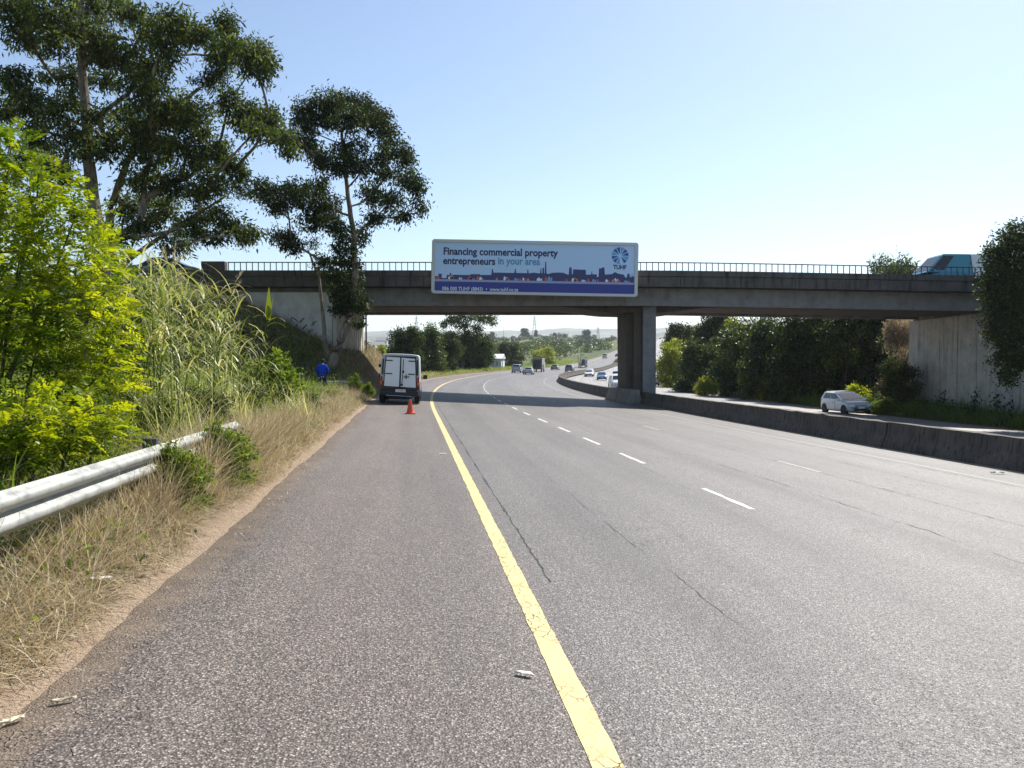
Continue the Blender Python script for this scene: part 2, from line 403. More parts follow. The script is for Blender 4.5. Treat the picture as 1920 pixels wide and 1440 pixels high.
# ------------------------------------------------------------------ ground sheet
def build_ground():
    a = np.concatenate([np.linspace(-180, -40, 40)[:-1], np.linspace(-40, 40, 460), np.linspace(40, 180, 40)[1:]])
    r = np.concatenate([np.linspace(.5, 2.5, 6)[:-1], np.geomspace(2.5, 3200, 460), [4000, 5500, 9000]])
    A, Rr = np.meshgrid(np.radians(a), r, indexing='ij')
    X = Rr * np.sin(A); Y = Rr * np.cos(A)
    Z = terrain(X, Y); far = sstep(2600, 4000, Rr); Z = Z * (1 - far) + 60 * far
    s, lat = w2r(X, Y); d = np.maximum(-1.85 - lat, lat - 30.5)
    me = npmesh('ground', np.stack([X, Y, Z], -1).reshape(-1, 3), grid_faces(len(a), len(r)), M['ground'], True,
                uv=np.stack([d, Rr.ravel()], -1))
    tag(link('ground', me), kind='structure')
build_ground()
def far_hills():
    m = mat('distant_hill', (.06, .08, .05), .95); k = N(m); ob = k.coords('Object')
    k.color(k.ramp(k.noise(ob, .006, 8, .7), [(.35, (.05, .07, .035)), (.5, (.11, .12, .07)), (.62, (.22, .20, .15))]))
    for nm, Rd, px, py, dep in (('hills', 5200, [-2500, 0, 660, 760, 850, 960, 1050, 1170, 1260, 1400, 1900, 4500], [600, 622, 621, 620, 622, 619, 616, 618, 612, 600, 590, 580], 1400),
                                ('hills', 3000, [-2500, 0, 600, 700, 790, 930, 1100, 1180, 1300, 1900, 4500], [620, 632, 634, 632, 641, 645, 642, 634, 610, 590, 580], 900)):
        nn = 400; xs = np.linspace(-2500, 4500, nn); yy = np.interp(xs, px, py) + (1.1 * np.sin(xs * .021) + .9 * np.sin(xs * .057 + 1) + .5 * np.sin(xs * .17))
        prof = [0, .3, .6, .85, 1, .8, .4, 0]; V = []
        for x_, y_ in zip(xs, yy):
            p = at(x_, y_, Rd); d = Vector((p.x, p.y, 0)).normalized()
            for i, f in enumerate(prof):
                q = p + d * ((i - 4) * dep / 4); V.append((q.x, q.y, -5 + (p.z + 5) * f + (0 if f == 1 else 4 * math.sin(i * 2 + x_ * .03))))
        tag(link(nm, npmesh(nm, np.array(V), grid_faces(nn, len(prof)), m, True)), kind='structure')
far_hills()

# ------------------------------------------------------------------ roads
def strip(name, s, lats, m, dz=0, thick=0):
    """sheet over arrays s (n) and lats (n,k)"""
    lats = np.asarray(lats, float); s = np.asarray(s, float)
    if lats.ndim == 1: lats = np.repeat(lats[None], len(s), 0)
    P = r2w(s[:, None], lats, dz=dz); uv = np.stack([lats, np.repeat(s[:, None], lats.shape[1], 1)], -1).reshape(-1, 2)
    return npmesh(name, P.reshape(-1, 3), grid_faces(len(s), lats.shape[1])[:, ::-1], m, uv=uv)
sN = np.concatenate([np.arange(-20, 60, .12), np.arange(60, 200, 1.0), np.arange(200, 1380, 4.0)])
edge = -1.86 + .022 * np.sin(sN * .9) + .012 * np.sin(sN * 2.7 + 1) + .006 * np.sin(sN * 9.7) + .006 * rng.normal(size=len(sN)) * (sN < 60)
lt = np.concatenate([[0], np.linspace(.4, 16.0, 12)])
lipZ = 1
me_ = strip('road', sN, edge[:, None] + np.concatenate([[-.03], lt])[None] * (14.1 - edge[:, None]) / 16.0, M['asphalt'])
co_ = np.empty(len(me_.vertices) * 3, np.float32); me_.vertices.foreach_get('co', co_); co_[2::3][::len(lt) + 1] -= .06; me_.vertices.foreach_set('co', co_)
tag(link('road', me_), kind='structure')
s2 = np.concatenate([np.arange(-20, 200, 1.0), np.arange(200, 1380, 4.0)])
tag(link('opposite_road', strip('opposite_road', s2, np.linspace(14.25, 30.5, 8), M['asphalt_far'])), kind='structure')
def line(lat, s0, s1, wd, m, step=.25, jit=.006):
    s = np.arange(s0, s1 + step / 2, step if s1 < 100 else 1.0)
    j = jit * rng.normal(size=(len(s), 2)); L = np.stack([lat - wd / 2 + j[:, 0], lat + wd / 2 + j[:, 1]], -1)
    return s, L
def mark(name, segs, m, dz=.004):
    V = []; F = []; U = []; b = 0
    for s, L in segs:
        P = r2w(s[:, None], L, dz=dz); n = len(s); V.append(P.reshape(-1, 3)); F.append(grid_faces(n, 2)[:, ::-1] + b); b += n * 2
        U.append(np.stack([L, np.repeat(s[:, None], 2, 1)], -1).reshape(-1, 2))
    return tag(link(name, npmesh(name, np.concatenate(V), np.concatenate(F), m, uv=np.concatenate(U))), kind='structure')
mark('yellow_edge_line', [line(.86, -6, 60, .145, 0, .12, .003), line(.86, 60, 400, .16, 0)], M['yellow'])
mark('white_lane_markings', [line(4.58, a, a + 1.75, .09, 0, .2) for a in [9.95, 14.9, 18.6, 22.2] + list(np.arange(26.1, 300, 3.9))], M['white_paint'])
mark('white_lane_marking', [line(7.98, a, a + 1.9, .08, 0, .2) for a in np.arange(14.3, 300, 10)], M['white_worn'])
mark('median_edge_line', [line(11.35, -5, 60, .10, 0), line(11.35, 60, 380, .12, 0)], M['yellow_worn'])
mark('opposite_lane_markings', [line(l, a, a + 2.2, .12, 0, .5) for l in (18.5, 22.2) for a in np.arange(5, 300, 9.5)] + [line(26.2, -5, 380, .14, 0, 1)], M['white_paint'])
# joints between the paving strips: thin wandering grooves filled with dark sealant
crk = mat('road_joint', (.018, .017, .016), .8)
def crack(lat, s0, s1, wd, amp, seed, step=.09, skip=0):
    r = np.random.default_rng(seed); s = np.arange(s0, s1, step); n = len(s)
    wlk = np.cumsum(r.normal(size=n)) ; wlk -= np.linspace(wlk[0], wlk[-1], n); wlk = wlk / (np.abs(wlk).max() + 1e-6) * amp + .006 * r.normal(size=n)
    wv = wd * np.clip(.6 + .8 * wob(s, s * 0, 3.1, seed) + .3 * r.normal(size=n), .0 if skip else .25, 1.6)
    return s, np.stack([lat + wlk - wv / 2, lat + wlk + wv / 2], -1)
mark('road_cracks', [crack(1.13, 6.3, 60, .022, .03, 1), crack(7.92, 6, 60, .02, .05, 2), crack(4.35, 11, 40, .007, .10, 3, skip=1), crack(2.3, 5, 26, .006, .12, 4, skip=1),
                     crack(11.1, 12, 45, .018, .06, 5), crack(6.2, 7, 40, .012, .15, 6, skip=1), crack(9.6, 9, 40, .011, .12, 7, skip=1)], crk, .0035)

# sky haze comes after the structure; barrier
def build_barrier():
    t = thing('median_barrier', 'long stained concrete median barrier dividing the two carriageways', 'barrier', tuple(r2w(20, 13.5)))
    inv = t.matrix_basis.inverted() if False else Matrix.Translation(-Vector(t.location))
    L = 3.45
    prof = [(-.32, -.05), (-.30, .06), (-.25, .22), (-.17, .40), (-.135, .74), (.135, .74), (.17, .40), (.25, .22), (.30, .06), (.32, -.1)]
    mb = MB(); nseg = 9; bm_v = []; r_ = np.random.default_rng(3)
    meshes = []
    for v in range(5):
        V = []
        for i in range(nseg):
            y = -L / 2 + .005 + (L - .01) * i / (nseg - 1)
            for j, (px, pz) in enumerate(prof):
                k = .004 if 1 < j < 8 else 0
                V.append((px + k * r_.normal(), y, pz + (.010 * r_.normal() if j in (4, 5) else 0)))
        nP = len(prof); F = [(i * nP + j, i * nP + (j + 1) % nP, (i + 1) * nP + (j + 1) % nP, (i + 1) * nP + j) for i in range(nseg - 1) for j in range(nP)]
        m_ = MB(); m_.add(V, F + [tuple(range(nP)), tuple(reversed(range((nseg - 1) * nP, nseg * nP)))]); meshes.append(m_.mesh('barrier_block', M['barrier']))
    for i, s in enumerate(np.arange(-2, 420, L)):
        if i > 0 and abs(s - 50.8) < 2.6: continue
        p = Vector(r2w(s, 13.55)); h = float(heading(s)); sl_ = math.atan(float((e_of(s + 2) - e_of(s - 2)) / 4))
        o = link('barrier_block', meshes[i % 5], t, inv @ p)
        o.rotation_euler = (sl_, .02 * r_.normal() * .4, -h + .003 * r_.normal()); o.location.x += .008 * r_.normal()
    # pale blocks protecting the pier
    for s, w_ in ((47.2, 1.6), (50.6, 1.6)):
        p = Vector(r2w(s, 13.0)); mb = MB()
        mb.prism([(-.48, -.1), (-.48, .12), (-.34, .45), (-.28, .86), (.28, .86), (.34, .45), (.48, .12), (.48, -.1)], -w_, w_, 'y')
        o = mb.build('pier_guard_block', M['barrier_new'], t, inv @ p, (0, 0, -float(heading(s))), bevel=.03)
build_barrier()

# ------------------------------------------------------------------ bridge
def zdrop(x):    # deck profile: level on the left, falling to the right
    return -.33 * float(sstep(6, 32, x)) - .012 * max(0, x - 32)
def build_bridge():
    t = thing('road_bridge', 'grey concrete road bridge crossing the whole motorway on one central pier', 'bridge', (0, BY, 0))
    OFF = Vector((0, -BY, 0))
    xl, xr = -24.0, 44.0
    def beam(name, y0, y1, z0, z1, m, x0=xl, x1=xr, step=1.0, bot=None, rag=0, parent=t, drop=True):
        xs = np.arange(x0, x1 + .01, step); V = []
        for i, x in enumerate(xs):
            d = zdrop(x) if drop else 0; zb = z0 + d + (bot(x) if bot else 0)
            j = rag * rng.normal() if rag else 0
            V += [(x, y0 - BY + j, zb), (x, y1 - BY, zb), (x, y1 - BY, z1 + d), (x, y0 - BY + j, z1 + d)]
        n = len(xs); F = [(i * 4 + k, i * 4 + (k + 1) % 4, i * 4 + 4 + (k + 1) % 4, i * 4 + 4 + k) for i in range(n - 1) for k in range(4)]
        mb = MB(); mb.add(V, F + [(0, 1, 2, 3), ((n - 1) * 4 + 3, (n - 1) * 4 + 2, (n - 1) * 4 + 1, (n - 1) * 4)])
        return mb.build(name, m, parent)
    # z levels from the photograph at y = BY
    Zr = at(960, 490.5, BY).z; Zp = at(960, 507, BY).z; Zl = at(960, 517.5, BY).z; Zs = at(960, 537, BY).z; Zg = at(960, 573, BY + 1.0).z
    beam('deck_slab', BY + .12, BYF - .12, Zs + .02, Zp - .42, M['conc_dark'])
    # edge panels of the deck, one by one
    for (ya, yb, nm) in ((BY, BY + .22, 'edge_panel'), (BYF - .22, BYF, 'edge_panel')):
        xs = np.arange(-24, 44, 6.8)
        for i, x in enumerate(xs):
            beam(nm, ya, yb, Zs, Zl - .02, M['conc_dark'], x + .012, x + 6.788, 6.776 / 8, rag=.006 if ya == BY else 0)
    for ya, yb in ((BY - .07, BY + .38), (BYF - .38, BYF + .07)):
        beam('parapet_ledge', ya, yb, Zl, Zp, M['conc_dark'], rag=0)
    hn = lambda x: -.36 * math.exp(-((x - 7.7) / 3.4) ** 4)
    beam('outer_girder', BY + 1.0, BY + 1.4, Zg, Zs - .002, M['conc_girder'])
    beam('outer_girder', BYF - 1.0, BYF - .55, Zg, Zs - .002, M['conc_girder'])
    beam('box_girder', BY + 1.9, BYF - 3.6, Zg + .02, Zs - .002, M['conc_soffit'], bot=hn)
    # railing: top rail, bottom rail and single balusters
    for yy, full in ((BY + .12, True), (BYF - .12, False)):
        x0, x1 = -16.9, 36.0
        xs = np.arange(x0, x1, .5); pts = [(x, yy - BY, Zr - .03 + zdrop(x)) for x in xs]
        rl = MB().tube(pts, .034, 6).build('railing', M['steel'], t)
        if full:
            me = MB().box((0, 0, 0), (.045, .045, Zr - Zp - .05)).mesh('baluster', M['steel'])
            for i, x in enumerate(np.arange(x0 + .05, x1, .355)):
                link('baluster', me, rl, (x, yy - BY, (Zr + Zp) / 2 - .02 + zdrop(x)), (0, .01 * rng.normal(), 0))
        else:
            mb = MB()
            for x in np.arange(x0, x1, .355): mb.box((x, yy - BY, (Zr + Zp) / 2 - .02 + zdrop(x)), (.045, .045, Zr - Zp - .05))
            o = mb.build('far_balusters', M['steel'], t); o['kind'] = 'stuff'
    MB().box((-17.7, .14, Zp + .25), (1.4, .5, .56)).build('end_post', M['conc_dark'], t, bevel=.03)
    # pier: two-part blade, the right half proud
    zb = -1.2
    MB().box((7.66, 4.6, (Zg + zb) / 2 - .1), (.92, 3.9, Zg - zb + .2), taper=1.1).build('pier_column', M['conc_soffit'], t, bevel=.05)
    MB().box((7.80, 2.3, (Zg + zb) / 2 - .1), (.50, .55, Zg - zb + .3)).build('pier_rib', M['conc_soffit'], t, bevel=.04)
    MB().box((8.46, 3.3, (Zg + zb) / 2 - .1), (.80, 3.4, Zg - zb + .3)).build('pier_column', M['conc_girder'], t, bevel=.04)
    # left abutment: shaded wall towards us, ribbed wall towards the road
    MB().box((-17.3, .95, 2.6), (12.9, .5, 7.1)).build('wing_wall', M['conc_wall'], t, bevel=.02)
    MB().box((-16.9, 5.6, 2.6), (12.2, 8.7, 5.6)).build('abutment', M['conc'], t)
    me = None
    for i in range(13):
        y = .95 + i * .70; mb = MB(); mb.prism([(0, 0), (.18, .08), (.18, .50), (0, .62)], -.5, Zg + .25, 'z')
        if me is None: me = mb.mesh('wall_panel', M['conc_pale'])
        link('wall_panel', me, t, (-10.82, y - .25, 0))
    # right abutment of tall panels
    MB().box((33.9, 5.9, 2.2), (9.6, 8.6, 7.6)).build('abutment', M['conc'], t)
    me = MB().box((0, 0, 0), (.22, 2.02, 8.0)).mesh('wall_panel', M['conc_pale'], bevel=.02)
    for i in range(6):
        link('wall_panel', me, t, (28.98 + .06 * (5 - i) * 0 - .06 * i * 0 + rng.normal() * .012, 9.3 - 2.06 * i, .95))
    # wing wall on the right, towards us
    mb = MB(); me2 = MB().box((0, 0, 0), (.22, 2.02, 7.4)).mesh('wing_panel', M['conc_pale'], bevel=.02)
    for i in range(4): link('wing_panel', me2, t, (29.2 + .45 * i, -3.1 - 2.0 * i, .55 - .3 * i), (0, 0, R(12)))
    # road on the deck
    MB().box((10, 5.2, Zp - .40), (68, 9.8, .04)).build('deck_road', M['asphalt_far'], t)
    # drain pipe at the corner of the left abutment, dark stain board joint
    MB().tube([(-10.55, 10.0, 2.0), (-10.55, 10.0, Zg)], .06).build('drain_pipe', M['steel'], t)
    return Zp
ZDECK = build_bridge()

# ------------------------------------------------------------------ billboard
def text_mesh(txt, size, m, bold=0.0, align='LEFT', ext=.004, sx=1.0):
    cu = bpy.data.curves.new('lettering', 'FONT'); cu.body = txt; cu.size = size; cu.offset = bold; cu.extrude = ext; cu.align_x = align
    cu.resolution_u = 3
    o = bpy.data.objects.new('tmp', cu); COL.objects.link(o); dg = bpy.context.evaluated_depsgraph_get()
    me = bpy.data.meshes.new_from_object(o.evaluated_get(dg)); bpy.data.objects.remove(o); me.name = 'lettering'
    me.materials.clear(); me.materials.append(m)
    n = len(me.vertices); a = np.empty(n * 3, np.float32); me.vertices.foreach_get('co', a); a = a.reshape(-1, 3)
    a[:, 0] *= sx; wd = a[:, 0].max() - a[:, 0].min(); me.vertices.foreach_set('co', a.ravel()); me.update(); return me, wd
def build_billboard():
    YB = BY - .95
    tl, tr, bl = at(808, 448, YB), at(1195.5, 455, YB), at(808.5, 549.5, YB)
    W = (tr - tl).length; H = (tl - bl).length; roll = math.atan2(tr.z - tl.z, tr.x - tl.x)
    t = thing('billboard', 'wide pale blue advertising billboard with city skyline hung on the bridge parapet', 'billboard', tuple(bl)); t.rotation_euler = (0, -roll, 0)
    fr = mat('billboard_frame', (.62, .62, .60), .5); white = mat('billboard_vinyl', (.52, .72, .98), .35)
    navy = mat('navy_print', (.012, .016, .10), .4); blue = mat('blue_print', (.10, .30, .50), .4); band = mat('blue_band_print', (.022, .04, .28), .4)
    lil = mat('lilac_print', (.36, .38, .58), .4); red = mat('red_print', (.62, .10, .05), .4); org = mat('orange_print', (.75, .30, .10), .4)
    pale = mat('white_print', (.85, .88, .92), .4); sk = mat('skyline_print', (.035, .04, .16), .4); lb = mat('light_blue_print', (.13, .42, .72), .4); db = mat('deep_blue_print', (.02, .12, .40), .4)
    def rr(x0, z0, x1, z1, r, n=5):
        P = []
        for cx, cz, a0 in ((x1 - r, z1 - r, 0), (x0 + r, z1 - r, 90), (x0 + r, z0 + r, 180), (x1 - r, z0 + r, 270)):
            P += [(cx + r * math.cos(R(a0 + 90 * i / n)), cz + r * math.sin(R(a0 + 90 * i / n))) for i in range(n + 1)]
        return P
    out = rr(0, 0, W, H, .16); inn = rr(.18, .15, W - .18, H - .17, .07); n = len(out)
    V = [(x, 0, z) for x, z in out] + [(x, 0, z) for x, z in inn] + [(x, .30, z) for x, z in out] + [(x, .10, z) for x, z in inn]
    F = []
    for i in range(n):
        j = (i + 1) % n; F += [(i, j, n + j, n + i), (i, 2 * n + i, 2 * n + j, j), (n + i, n + j, 3 * n + j, 3 * n + i)]
    F.append(tuple(range(2 * n, 3 * n)))
    MB().add(V, F).build('frame', fr, t, bevel=0)
    face = MB().prism(inn, .085, .12, 'y').build('panel', white, t)
    def pr(poly, m, name='print', lay=0, par=face):
        poly = [(x, z) for x, z in poly]; y = .082 - .004 * lay
        me = MB().prism(poly, y, y + .003, 'y').mesh(name, m); return link(name, me, par)
    sc = W / 387.5
    U = lambda px, py: ((px - 808) * sc, H - (py - 448 - (px - 808) * .0181) * sc)     # photo pixel -> board plane
    def poly(pts): return [U(*p) for p in pts]
    x0, x1 = .19, W - .19
    pr([(x0, .16), (x1, .16), (x1, .16 + 17.5 * sc), (x0, .16 + 17.5 * sc)], band, 'footer_band', 1)
    zt = .16 + 17.5 * sc; pr([(x0, zt), (x1, zt), (x1, zt + 4.0 * sc), (x0, zt + 4.0 * sc)], lil, 'street_band', 1)
    # skyline silhouette
    zt += 4.0 * sc
    def Xs(c): return (780 + c * 440 / 1920 - 808) * sc
    def Zs_(h): return zt + h * 440 / 1920 * sc
    prof = [(150, 0), (150, 25), (178, 25), (178, 45), (205, 45), (205, 10), (245, 10), (245, 35), (270, 35), (270, 52), (282, 52), (282, 38), (440, 38), (440, 46), (520, 46), (520, 40),
            (612, 42), (616, 92), (624, 92), (628, 62), (800, 62), (806, 98), (811, 98), (816, 62), (905, 62), (908, 92), (914, 92), (918, 60), (960, 68), (1004, 62), (1012, 66), (1016, 105), (1022, 105), (1024, 62), (1030, 62),
            (1032, 108), (1044, 108), (1046, 62), (1050, 62), (1052, 158), (1061, 158), (1064, 62), (1080, 58), (1110, 68), (1155, 72), (1205, 70), (1232, 58), (1246, 56), (1250, 112), (1260, 118), (1270, 112), (1273, 60), (1280, 60), (1282, 100), (1386, 98),
            (1388, 58), (1430, 60), (1436, 92), (1442, 62), (1478, 62), (1478, 40), (1492, 42), (1494, 112), (1516, 112), (1520, 120), (1538, 120), (1543, 62), (1600, 66), (1625, 84), (1650, 72), (1700, 64), (1712, 40), (1722, 42), (1728, 68), (1738, 76), (1746, 66), (1750, 44), (1762, 44), (1766, 76), (1770, 50), (1784, 50), (1784, 0)]
    pr([(Xs(a), Zs_(max(b, 0))) for a, b in prof], sk, 'skyline_print', 0)
    rr_ = random.Random(5); spots = [(160, 30), (258, 30), (275, 40), (345, 26), (420, 34), (432, 24), (490, 44), (512, 30), (650, 30), (712, 36), (735, 34), (798, 30), (835, 26), (868, 30), (905, 30), (985, 30), (1050, 40), (1075, 46), (1220, 26), (1270, 32), (1290, 40), (1352, 24), (1400, 44), (1440, 30), (1480, 30), (1548, 34), (1600, 30), (1620, 44), (1645, 30), (1700, 26)]
    for kx, (c, h) in enumerate(spots):
        m_ = [red, pale, org, pale, red, lb][kx % 6]; wd = rr_.uniform(14, 34); h *= rr_.uniform(.7, 1.0)
        pr([(Xs(c), Zs_(1)), (Xs(c + wd), Zs_(1)), (Xs(c + wd), Zs_(h * .5)), (Xs(c + wd * .5), Zs_(h)), (Xs(c), Zs_(h * .55))], m_, 'house_print', 2)
        if kx % 2: pr([(Xs(c + wd + 3), Zs_(1)), (Xs(c + wd + 12), Zs_(1)), (Xs(c + wd + 12), Zs_(h * .7)), (Xs(c + wd + 3), Zs_(h * .7))], [pale, red, lil][kx % 3], 'house_print', 2)
    def put(txt, px, py, pw, m, bold=.012, size=16, lay=3):
        me, wd = text_mesh(txt, size * sc, m, bold * 1.0)
        k = pw * sc / wd; X, Z = U(px, py)
        o = link('lettering', me, face, (X, .078 - .002, Z), (R(90), 0, 0), (k, 1.12, 1)); return o
    put('Financing commercial property', 829, 476.5, 215, navy, .015, 17)
    put('entrepreneurs', 829, 494.2, 98, navy, .015, 17)
    put('in your area', 932, 494.8, 79, blue, .012, 17)
    put('086 000 TUHF (8843)  \u2022  www.tuhf.co.za', 828, 543.4, 143, pale, .002, 8.6)
    # round emblem: blades fanning from a pale lower centre
    cx, cz = U(1161.5, 479); rad = 15.8 * sc
    seg = 11
    for i in range(seg):
        a0 = -62 + i * 360 / seg * .93; a1 = a0 + 360 / seg * .80
        p = [(cx + rad * .18 * math.cos(R((a0 + a1) / 2)), cz + rad * .18 * math.sin(R((a0 + a1) / 2)))]
        p += [(cx + rad * math.cos(R(a0 + (a1 - a0) * k / 6)), cz + rad * math.sin(R(a0 + (a1 - a0) * k / 6))) for k in range(7)]
        pr(p, [db, lb, db][i % 3], 'emblem_blade', 2)
    o = put('TUHF', 1149, 504, 25, navy, .010, 10)
    # brackets to the parapet
    for fx in (.12, .37, .63, .88):
        MB().box((W * fx, .62, H * .55), (.08, .72, .08)).build('bracket', M['steel'], t)
build_billboard()

# ------------------------------------------------------------------ foliage makers (numpy)
def unit(a): return a / (np.linalg.norm(a, axis=-1, keepdims=True) + 1e-9)
def leaf_quads(P, D, L, W, bend=.15, r=rng):
    """one folded rhombus per leaf: P base point, D direction, L length, W width"""
    n = len(P); L = np.broadcast_to(L, n)[:, None]; W = np.broadcast_to(W, n)[:, None]
    q = unit(r.normal(size=(n, 3))); Sd = unit(np.cross(D, q)); Nn = np.cross(Sd, D)
    mid = P + D * L * .45 + Nn * L * bend * r.uniform(-1, 1, (n, 1))
    V = np.stack([P, mid + Sd * W * .5, P + D * L - Nn * L * bend * .5, mid - Sd * W * .5], 1).reshape(-1, 3)
    return V, np.arange(n * 4).reshape(-1, 4)
class Foliage:
    def __init__(s): s.V = []; s.F = []; s.A = []; s.b = 0
    def add(s, V, F, var):
        s.V.append(V); s.F.append(F + s.b); s.A.append(np.broadcast_to(var, len(F))); s.b += len(V)
    def build(s, name, m, parent=None, loc=(0, 0, 0), kind=None):
        V = np.concatenate(s.V) - np.array(loc, float); me = npmesh(name, V, np.concatenate(s.F), m, var=np.concatenate(s.A))
        o = link(name, me, parent)
        if kind: o['kind'] = kind
        return o
def cluster(fol, c, rad, n, L, W, droop=.5, tuft=28, spread=.24, shell=.45, r=rng, vb=.45):
    """leaves in tufts through an ellipsoid, denser towards its skin"""
    m = max(3, int(n / tuft)); u = unit(r.normal(size=(m, 3))) * (r.uniform(0, 1, (m, 1)) ** shell)
    T = np.array(c)[None] + u * np.array(rad)[None]
    tv = r.normal(0, .16, m)
    k = r.integers(0, m, n); sp = spread * r.uniform(.6, 1.3, m)[k][:, None]
    P = T[k] + r.normal(size=(n, 3)) * sp * np.array([1, 1, .75])
    D = unit(r.normal(size=(n, 3)) * .8 + u[k] * .35 + np.array([0, 0, -droop]))
    V, F = leaf_quads(P, D, L * r.uniform(.6, 1.25, n), W * r.uniform(.7, 1.2, n), r=r)
    fol.add(V, F, np.clip(vb + tv[k] + r.normal(0, .17, n), 0, 1))
def bez(a, b, c, n=6):
    a, b, c = Vector(a), Vector(b), Vector(c)
    return [a * (1 - t) ** 2 + b * 2 * t * (1 - t) + c * t * t for t in [i / n for i in range(n + 1)]]
def tree_px(name, label, cat, Y, trunk, clumps, leaf, bark, dens=1.0, L=.17, W=.05, droop=.8, spread=.28, tr0=.28, tr1=.07, group=None, twigs=5, seed=1, vb=.45, tuft=28, loc=None):
    """trunk: photo points [(px,py,dY)]; clumps: [(px,py,rx,ry,dY)] in photo pixels at depth Y+dY"""
    r = np.random.default_rng(seed); rr = random.Random(seed)
    T = [at(px, py, Y + d) for px, py, d in trunk]; base = T[0].copy()
    t = thing(name, label, cat, tuple(base), 0, group); mb = MB()
    n = len(T); rad = [tr0 + (tr1 - tr0) * (i / (n - 1)) ** .8 for i in range(n)]
    sm = []; srad = []
    for i in range(n - 1):
        for k in range(4): f = k / 4; sm.append(T[i].lerp(T[i + 1], f) + Vector((rr.uniform(-1, 1), rr.uniform(-1, 1), 0)) * rad[i] * .18); srad.append(rad[i] + (rad[i + 1] - rad[i]) * f)
    sm.append(T[-1]); srad.append(rad[-1])
    mb.tube([p - base for p in sm], srad, 8)
    fol = Foliage()
    C = []
    for (px, py, rx, ry, dy) in clumps:
        D_ = Y + dy; C.append((at(px, py, D_), rx * D_ / 1450, ry * D_ / 1450))
    nodes = [(p, None, srad[i]) for i, p in enumerate(sm)]; nt = len(nodes)      # position, parent, radius
    order = sorted(range(len(C)), key=lambda i: min((C[i][0] - p).length for p in sm)); child = {}; par = {}; path = {}
    for i in order:
        c = C[i][0]; best = None
        for k, (p, _, _) in enumerate(nodes):
            h = math.hypot(p.x - c.x, p.y - c.y); cost = (p - c).length + max(0, p.z - c.z + .35 * h) * 1.6 + (.25 * h if k < nt else .5)
            if best is None or cost < best[0]: best = (cost, k)
        k = best[1]; p0 = nodes[k][0]; mid = p0.lerp(c, .55) + Vector((rr.uniform(-.2, .2), rr.uniform(-.2, .2), rr.uniform(-.25, .05))) * min(1.5, (c - p0).length * .3)
        nodes.append((mid, k, 0)); nodes.append((c, len(nodes) - 1, 0)); path[i] = len(nodes) - 1
    cnt = [0] * len(nodes)
    for i in path:
        k = path[i]; wgt = C[i][1] * C[i][2] + .15
        while k is not None and k >= nt: cnt[k] += wgt; k = nodes[k][1]
    lr = lambda k: min(tr0 * .6, tr0 * .105 * math.sqrt(cnt[k]) + .012)
    for k in range(nt, len(nodes), 2):
        m0, c0 = nodes[k], nodes[k + 1]; p0 = nodes[m0[1]][0]; ra = lr(k); pr = srad[m0[1]] * .8 if m0[1] < nt else lr(m0[1]); ra = min(ra, pr); rb = min(ra * .85, max(.012, lr(k + 1)))
        pts = [p0, p0.lerp(m0[0], .5) + Vector((0, 0, -.04)), m0[0], m0[0].lerp(c0[0], .5), c0[0]]
        mb.tube([p - base + Vector((rr.uniform(-1, 1), rr.uniform(-1, 1), rr.uniform(-1, 1))) * (.05 if 0 < q < 4 else 0) for q, p in enumerate(pts)], [ra, (ra * .94), (ra + rb) / 2, rb, rb * .8], 6)
    for i, (c, a, b) in enumerate(C):
        dp = (a + b) / 2; vol = a * b; r0 = .02 + .012 * a
        for _ in range(twigs):
            e = c + Vector(unit(r.normal(size=3)) * np.array([a, dp, b]) * .9)
            mb.tube([p - base for p in bez(c, c.lerp(e, .5) + Vector((0, 0, .12)), e, 4)], [r0, r0 * .8, r0 * .6, r0 * .4, .006], 4)
        cluster(fol, c, (a, dp, b), int(dens * 430 * (vol ** .9)) + 60, L, W, droop, spread=spread, r=r, vb=vb, tuft=tuft)
    mb.build('trunk', bark, t, smooth=True)
    fol.build('crown', leaf, t, base)
    return t
# eucalyptus on the left bank
A = []
for (cx, cy, rx, ry) in [(60, 40, 150, 90), (230, 60, 150, 90), (400, 40, 150, 70), (540, 50, 70, 60), (120, 150, 110, 80), (420, 170, 120, 80), (260, 180, 60, 60),
        (640, 110, 90, 70), (740, 90, 80, 60), (790, 150, 60, 50), (700, 190, 90, 60), (880, 150, 80, 50), (970, 120, 60, 50), (990, 200, 90, 60), (1080, 250, 90, 70), (1140, 290, 60, 55), (1110, 200, 40, 30), (930, 240, 60, 40),
        (520, 260, 90, 70), (640, 290, 100, 70), (450, 340, 60, 50), (60, 340, 80, 50), (30, 460, 60, 60), (130, 430, 110, 60), (240, 470, 70, 60),
        (620, 400, 120, 80), (740, 470, 130, 80), (560, 520, 120, 70), (860, 500, 100, 70), (990, 430, 70, 60), (1040, 500, 80, 60), (1160, 520, 60, 50), (1200, 570, 50, 40), (1100, 560, 60, 40), (1230, 620, 30, 80),
        (330, 600, 100, 70), (180, 640, 110, 70), (80, 700, 90, 50), (250, 740, 80, 50), (480, 620, 110, 70), (660, 620, 130, 80), (800, 650, 120, 70), (930, 640, 100, 60), (1010, 720, 80, 50), (900, 770, 90, 50),
        (760, 780, 90, 60), (620, 760, 100, 60), (560, 880, 80, 60), (700, 900, 70, 50), (860, 840, 60, 40), (960, 950, 90, 45), (1060, 990, 60, 40), (820, 960, 70, 50), (900, 1020, 80, 30), (740, 1050, 70, 35), (600, 960, 90, 40), (520, 1020, 60, 30), (1130, 480, 40, 40), (330, 330, 70, 45), (380, 230, 60, 50), (300, 420, 50, 40), (420, 500, 60, 40), (230, 330, 40, 30), (150, 540, 50, 35)]:
    k = 2.2857; A.append((cx / k, cy / k, rx / k * .92, ry / k * 1.12, random.uniform(-3.2, 3.2)))
